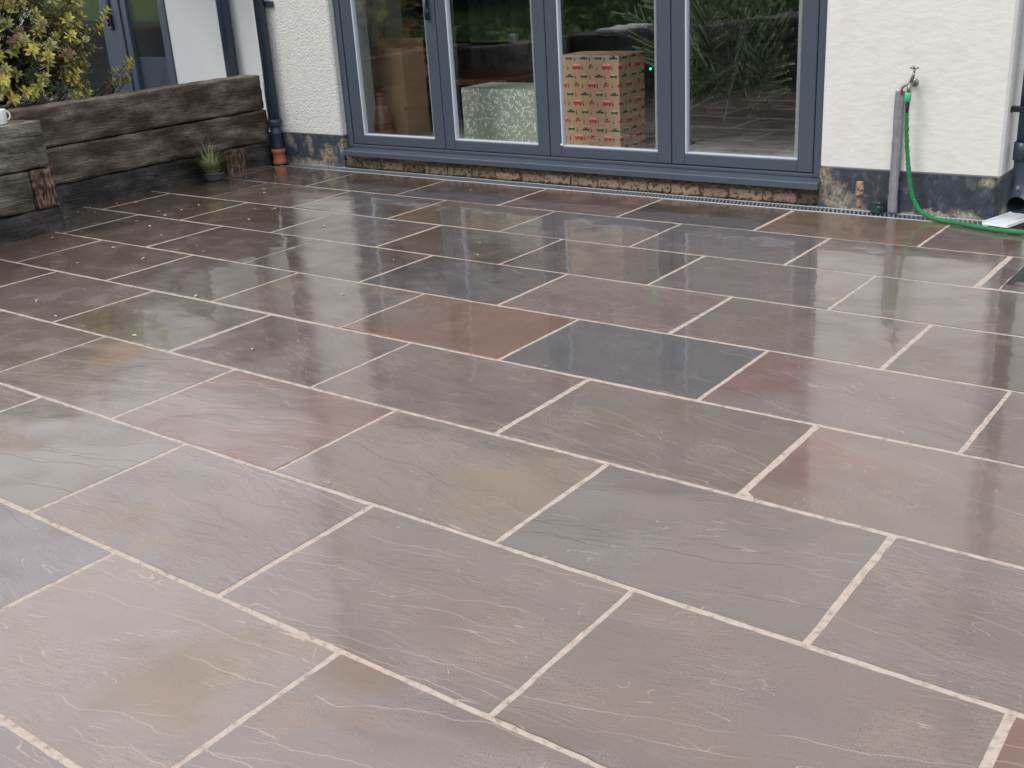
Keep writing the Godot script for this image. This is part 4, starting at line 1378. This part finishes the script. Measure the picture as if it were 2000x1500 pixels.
func car_paper() -> ImageTexture:
	# brown paper with small cars, vans and fir trees
	var im := Image.create(512, 512, false, Image.FORMAT_RGB8)
	im.fill(Color(0.78, 0.66, 0.53))
	var red := Color(0.8, 0.25, 0.25)
	var pale := Color(0.90, 0.78, 0.72)
	var green := Color(0.12, 0.36, 0.25)
	var dark := Color(0.20, 0.24, 0.15)
	var put := func(x: int, y: int, w: int, h: int, c: Color) -> void:
		for dx in [0, 512, -512]:
			im.fill_rect(Rect2i(x + dx, y, w, h), c)
	for row in 8:
		for k in 4:
			var x := k * 128 + (64 if row % 2 else 0)
			var y := row * 64 + 8
			match (row + k * 2) % 4:
				0:
					put.call(x, y + 14, 74, 22, red)
					put.call(x + 6, y, 60, 14, pale)
					put.call(x + 12, y + 34, 10, 8, dark)
					put.call(x + 52, y + 34, 10, 8, dark)
				1:
					put.call(x + 4, y + 18, 60, 14, green)
					put.call(x + 16, y + 6, 30, 12, pale)
					put.call(x + 10, y + 30, 10, 7, dark)
					put.call(x + 46, y + 30, 10, 7, dark)
				2:
					put.call(x + 8, y + 16, 46, 16, Color(0.75, 0.36, 0.3))
					put.call(x + 18, y + 4, 22, 10, dark)
					put.call(x + 14, y + 30, 8, 7, dark)
				3:
					put.call(x + 2, y + 20, 68, 12, Color(0.16, 0.27, 0.24))
					put.call(x + 22, y + 6, 26, 13, green)
					put.call(x + 28, y, 12, 8, pale)
			# little tree
			for t in 6:
				put.call(x + 84 - t, y + 8 + t * 6, 2 + 2 * t, 5, dark)
	return ImageTexture.create_from_image(im)


func leaf_paper() -> ImageTexture:
	# sage paper with pale leaf sprigs
	var im := Image.create(512, 512, false, Image.FORMAT_RGB8)
	im.fill(Color(0.62, 0.68, 0.61))
	var r := RandomNumberGenerator.new()
	r.seed = 3
	for k in 520:
		var x := r.randf() * 512.0
		var y := r.randf() * 512.0
		var a := r.randf() * TAU
		var c := Color(0.97, 0.98, 0.94).lerp(Color(0.84, 0.88, 0.8), r.randf())
		for t in 15:
			var w := 4.4 * sin(PI * (t + 1) / 16.0)
			var q := a + t * 0.05
			im.fill_rect(Rect2i(posmod(int(x + cos(q) * t * 1.7 - w / 2), 506), posmod(int(y + sin(q) * t * 1.7 - w / 2), 506), int(w) + 1, int(w) + 1), c)
	return ImageTexture.create_from_image(im)


func build_indoors() -> void:
	var r := RandomNumberGenerator.new()
	r.seed = 14
	var m := mat("sage_paper", Color(1, 1, 1), 0.6)
	m.albedo_texture = leaf_paper()
	var o := thing("gift_box", "low gift box in sage paper with pale leaves, behind the second glass door", "gift box", Vector3(-5.38, 0.172, -7.09))
	part("wrapped_box", print_box(Vector3(-0.375, 0, -0.19), Vector3(0.375, 0.45, 0.19), 1.5), m, o)
	var st := sharp()
	tri_out(st, Vector3(-0.37, 0.452, 0.188), Vector3(0.37, 0.452, 0.188), Vector3(0.02, 0.456, -0.02), Vector3(0, 0, 0))
	part("folded_flap", done(st), m, o)
	m = mat("car_paper", Color(1, 1, 1), 0.65)
	m.albedo_texture = car_paper()
	o = thing("gift_box", "tall gift box in brown paper printed with little cars, behind the third glass door", "gift box", Vector3(-4.585, 0.172, -7.13))
	part("wrapped_box", print_box(Vector3(-0.27, 0, -0.18), Vector3(0.27, 0.69, 0.18), 1.95), m, o)
	part("tape", box_mesh(Vector3(-0.27, 0.684, 0.1795), Vector3(0.2, 0.692, 0.1815), 0.0), M.bead, o)
	# cardboard box with faint print
	var im := Image.create(256, 256, false, Image.FORMAT_RGB8)
	im.fill(Color(0.68, 0.56, 0.43))
	for b in [[70, 60, 24, 22], [98, 60, 16, 22], [118, 60, 28, 22], [150, 60, 12, 22], [70, 92, 60, 6], [70, 104, 80, 5], [60, 150, 56, 12]]:
		im.fill_rect(Rect2i(b[0], b[1], b[2], b[3]), Color(0.36, 0.27, 0.2))
	m = mat("printed_card", Color(1, 1, 1), 0.8)
	m.albedo_texture = ImageTexture.create_from_image(im)
	o = thing("cardboard_box", "upright brown cardboard box behind the twig vase in the first glass door", "cardboard box", Vector3(-6.68, 0.172, -7.2))
	part("box", print_box(Vector3(-0.22, 0, -0.14), Vector3(0.17, 0.74, 0.14), 1.6), m, o)
	part("open_flap", box_mesh(Vector3(-0.22, 0.742, -0.142), Vector3(0.17, 0.8, -0.136), 0.0), M.card, o)
	# vase with twigs
	o = thing("vase", "banded red and tan vase of dry twigs inside the first glass door", "vase", Vector3(-6.665, 0.172, -6.9))
	part("body", lathe_mesh([Vector2(0.0, 0.0), Vector2(0.084, 0.0), Vector2(0.09, 0.01), Vector2(0.099, 0.05), Vector2(0.1, 0.09)], 28), M.vase_tan, o)
	part("red_band", lathe_mesh([Vector2(0.1, 0.09), Vector2(0.098, 0.12), Vector2(0.093, 0.15)], 28), M.vase_red, o)
	part("brown_band", lathe_mesh([Vector2(0.093, 0.15), Vector2(0.082, 0.2), Vector2(0.068, 0.26)], 28), M.vase_brown, o)
	part("tan_band", lathe_mesh([Vector2(0.068, 0.26), Vector2(0.06, 0.29)], 28), M.vase_tan, o)
	part("neck", lathe_mesh([Vector2(0.06, 0.29), Vector2(0.05, 0.32), Vector2(0.05, 0.37), Vector2(0.06, 0.395), Vector2(0.055, 0.4), Vector2(0.045, 0.33)], 28), M.vase_red, o)
	st = soft()
	for k in 26:
		var a := r.randf() * TAU
		var l := r.randf_range(0.45, 0.95)
		var d := Vector3(cos(a) * 0.22, 1, sin(a) * 0.15) * l
		var p := Vector3(0, 0.33, 0)
		tube(st, [p, p + d * 0.5 + Vector3(r.randf_range(-0.02, 0.02), 0, 0), p + d], [0.003, 0.0025, 0.0012], 5, false)
		for j in 3:
			var q := p + d * r.randf_range(0.4, 0.9)
			tube(st, [q, q + Vector3(r.randf_range(-0.1, 0.1), r.randf_range(0.06, 0.16), r.randf_range(-0.06, 0.06))], [0.0018, 0.001], 4, false)
	part("twigs", done(st), M.twig, o)
	# low table
	o = thing("low_table", "low wooden table with black legs deep in the room behind the second door", "table", Vector3(-6.7, 0.172, -8.15))
	part("tabletop", box_mesh(Vector3(-0.75, 0.36, -0.4), Vector3(0.75, 0.41, 0.4), 0.006), M.table_wood, o)
	for sx in [-1, 1]:
		for sz in [-1, 1]:
			part("leg", box_mesh(Vector3(sx * 0.68 - 0.035, 0, sz * 0.33 - 0.035), Vector3(sx * 0.68 + 0.035, 0.36, sz * 0.33 + 0.035), 0.003), M.table_iron, o)
	part("panel", box_mesh(Vector3(-0.645, 0.02, -0.02), Vector3(0.645, 0.34, 0.02), 0.003), M.table_iron, o)
	o = thing("plant_pot", "dark leafy houseplant in a white pot on the low table", "potted plant", Vector3(-7.02, 0.583, -7.95))
	part("pot", lathe_mesh([Vector2(0, 0), Vector2(0.045, 0), Vector2(0.055, 0.115), Vector2(0.05, 0.115), Vector2(0.046, 0.09), Vector2(0, 0.09)], 20), M.white_glaze, o)
	var lf := leaf_mesh(0.15, 0.06, 0.6)
	for k in 34:
		var d := Vector3(r.randf_range(-1, 1), r.randf_range(0.1, 1.2), r.randf_range(-1, 1)).normalized()
		var l := part("leaf", lf, M.houseplant, o)
		var x := Vector3.UP.cross(d).normalized()
		l.transform = Transform3D(Basis(x, d.cross(x), d), Vector3(0, 0.12, 0) + d * r.randf_range(0.05, 0.2))
	o = thing("red_flowers", "dim red flower head above the houseplant in the first glass door", "flower", Vector3(-7.35, 0.583, -8.15))
	part("stalk", tube_mesh([Vector3(0, 0, 0), Vector3(0.01, 0.4, 0)], [0.006], 6), M.houseplant, o)
	part("petals", rough(Vector3(-0.06, 0.4, -0.05), Vector3(0.08, 0.46, 0.05), 0.02, 0.05, 0.05, 12.0, 81), M.flower_red, o)
	# radiator and curtain
	o = thing("radiator", "pale column radiator on the back wall behind the first glass door", "radiator", Vector3(-9.25, 0.172, -10.4))
	for k in 22:
		part("column", tube_mesh([Vector3(-0.55 + k * 0.052, 0.1, 0), Vector3(-0.55 + k * 0.052, 0.66, 0)], [0.017], 8), M.radiator, o)
	part("top_rail", tube_mesh([Vector3(-0.57, 0.66, 0), Vector3(0.57, 0.66, 0)], [0.02], 8), M.radiator, o)
	part("bottom_rail", tube_mesh([Vector3(-0.57, 0.1, 0), Vector3(0.57, 0.1, 0)], [0.02], 8), M.radiator, o)
	o = thing("curtain", "blue-grey curtain hanging in the back of the room behind the second door", "curtain", Vector3(-7.6, 0.172, -9.3))
	st = soft()
	for k in 60:
		var a := k / 60.0 * 1.1
		var b := (k + 1) / 60.0 * 1.1
		var za := 0.04 * sin(a * 34.0)
		var zb := 0.04 * sin(b * 34.0)
		quad_out(st, Vector3(a, 0.02, za), Vector3(b, 0.02, zb), Vector3(b, 2.1, zb), Vector3(a, 2.1, za), Vector3(0.5, 1, -4))
	part("cloth", done(st), M.curtain, o)
	part("rail", tube_mesh([Vector3(-0.1, 2.12, 0), Vector3(1.2, 2.12, 0)], [0.014], 8), M.table_iron, o)
	# Christmas tree
	o = thing("christmas_tree", "undecorated fir Christmas tree standing inside the right-hand glass door", "christmas tree", Vector3(-4.08, 0.172, -7.45))
	part("trunk", tube_mesh([Vector3(0, 0, 0), Vector3(0, 1.95, 0)], [0.026, 0.01], 10), M.fir_bark, o)
	part("stand", lathe_mesh([Vector2(0.1, 0), Vector2(0.1, 0.015), Vector2(0.05, 0.02), Vector2(0.045, 0.05), Vector2(0, 0.05)], 20), M.table_iron, o)
	var kinds := []
	for k in 4:
		kinds.append(fir_branch(40 + k))
	for k in 48:
		var h := 0.2 + 1.65 * k / 47.0
		var reach := lerpf(0.78, 0.14, pow(k / 47.0, 0.9)) * r.randf_range(0.85, 1.12)
		var a := k * 2.39996 + r.randf_range(-0.3, 0.3)
		if sin(a) < 0.0 and cos(a) > -0.4 and h < 1.1:
			a = PI - a   # the tall box stands on that side
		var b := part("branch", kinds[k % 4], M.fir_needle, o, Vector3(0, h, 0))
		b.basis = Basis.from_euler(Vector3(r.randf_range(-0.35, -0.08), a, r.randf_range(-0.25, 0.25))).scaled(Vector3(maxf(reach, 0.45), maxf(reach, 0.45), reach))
	for k in 76:
		# boughs that reach for the glass
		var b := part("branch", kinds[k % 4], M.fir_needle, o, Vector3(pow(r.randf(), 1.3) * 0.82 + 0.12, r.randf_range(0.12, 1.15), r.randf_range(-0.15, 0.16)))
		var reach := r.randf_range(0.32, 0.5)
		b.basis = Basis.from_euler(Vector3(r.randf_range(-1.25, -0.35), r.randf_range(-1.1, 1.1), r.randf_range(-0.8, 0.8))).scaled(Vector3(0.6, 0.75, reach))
	# its one lit lamp in view
	var lamp := thing("fairy_light", "tiny lit green fairy light on the fir tree", "fairy light", Vector3(-3.965, 0.79, -6.8))
	var glow := mat("fairy_glow", Color(0.05, 0.9, 0.4), 0.4)
	glow.emission_enabled = true
	glow.emission = Color(0.1, 1.0, 0.55)
	glow.emission_energy_multiplier = 4.0
	var ball := SphereMesh.new()
	ball.radius = 0.0065
	ball.height = 0.014
	ball.radial_segments = 12
	ball.rings = 6
	part("bulb", ball, glow, lamp)
	part("wire", tube_mesh([Vector3(0, 0.008, 0), Vector3(0.05, 0.03, -0.1), Vector3(0.2, 0.02, -0.3)], [0.0025], 5), M.leaf_dark, lamp)
	var l := OmniLight3D.new()
	l.name = "bulb_light"
	l.light_color = Color(0.1, 1.0, 0.55)
	l.light_energy = 0.0004
	l.light_size = 0.0065
	l.omni_range = 6.0
	l.omni_attenuation = 2.0
	l.shadow_enabled = true
	lamp.add_child(l)


func fir_branch(seed_: int) -> ArrayMesh:
	# one metre long along +z: a stem with side shoots in a fan, all set with needles
	var r := RandomNumberGenerator.new()
	r.seed = seed_
	var st := SurfaceTool.new()
	st.begin(Mesh.PRIMITIVE_TRIANGLES)
	var shoots := [[Vector3.ZERO, Vector3(0, 0.12, 1.0)]]
	for k in 9:
		var t := 0.28 + 0.62 * k / 8.0
		var s := -1.0 if k % 2 else 1.0
		var l := lerpf(0.44, 0.24, t) * r.randf_range(0.8, 1.2)
		var p := Vector3(0, 0.12 * t, t)
		shoots.append([p, p + Vector3(s * l * 0.62, r.randf_range(0.05, 0.3) * l, l * r.randf_range(0.7, 0.95))])
	for sh in shoots:
		var p: Vector3 = sh[0]
		var q: Vector3 = sh[1]
		var d := (q - p).normalized()
		var side := d.cross(Vector3.UP).normalized()
		var top := side.cross(d)
		st.set_color(Color(0.5, 0.35, 0.3))
		for k in 3:
			var a := TAU * k / 3.0
			var b := TAU * (k + 1) / 3.0
			var u := (side * cos(a) + top * sin(a)) * 0.006
			var w := (side * cos(b) + top * sin(b)) * 0.006
			st.set_normal(u.normalized())
			for v in [p + u, q + u * 0.5, p + w, p + w, q + u * 0.5, q + w * 0.5]:
				st.add_vertex(v)
		var count := int((q - p).length() * 520.0)
		for k in count:
			var t := (k + r.randf()) / count
			var at := p.lerp(q, t)
			var a := r.randf() * TAU
			var out := (side * cos(a) + top * sin(a))
			var tip := at + (out * 0.9 + d * 0.75).normalized() * r.randf_range(0.024, 0.034)
			var w := out.cross(d) * 0.005
			var v := r.randf_range(0.65, 1.35)
			st.set_color(Color(v, v, v * 0.95))
			st.set_normal((out + Vector3.UP * 0.3).normalized())
			for x in [at - w, at + w, tip]:
				st.add_vertex(x)
	return st.commit()


# ---------------------------------------------------------------- everything
func _ready() -> void:
	var cam := Camera3D.new()
	cam.name = "camera"
	cam.fov = 38.656
	cam.near = 0.05
	cam.far = 400.0
	cam.transform = Transform3D(Basis(Vector3(0.79836, -0.059253, -0.599258), Vector3(-0.172827, 0.930735, -0.322278), Vector3(0.576847, 0.360862, 0.732821)).orthonormalized(), Vector3(0, 1.548, 0))
	add_child(cam)
	cam.current = true
	var sky_mat := ProceduralSkyMaterial.new()
	sky_mat.sky_top_color = Color(0.905, 0.915, 0.935)
	sky_mat.sky_horizon_color = Color(0.935, 0.94, 0.945)
	sky_mat.sky_curve = 0.2
	sky_mat.ground_bottom_color = Color(0.3, 0.32, 0.27)
	sky_mat.ground_horizon_color = Color(0.6, 0.62, 0.6)
	var sky := Sky.new()
	sky.sky_material = sky_mat
	var env := Environment.new()
	env.background_mode = Environment.BG_SKY
	env.sky = sky
	env.tonemap_mode = Environment.TONE_MAPPER_LINEAR
	env.tonemap_exposure = 1.55
	env.sdfgi_enabled = true
	env.ssao_enabled = true
	env.ssil_enabled = true
	var we := WorldEnvironment.new()
	we.name = "world"
	we.environment = env
	add_child(we)
	var sun := DirectionalLight3D.new()
	sun.name = "sun"
	sun.light_energy = 0.4
	sun.light_color = Color(1.0, 0.97, 0.93)
	sun.light_angular_distance = 25.0
	sun.shadow_enabled = true
	sun.sky_mode = DirectionalLight3D.SKY_MODE_LIGHT_ONLY   # overcast: no disc
	sun.look_at_from_position(Vector3(-0.5, 1.0, 0.75), Vector3.ZERO)
	add_child(sun)
	make_materials()
	build_patio()
	build_garden()
	build_house()
	build_drain()
	build_pipes()
	build_tap()
	build_sleepers()
	build_bush()
	build_indoors()
	build_small_things()
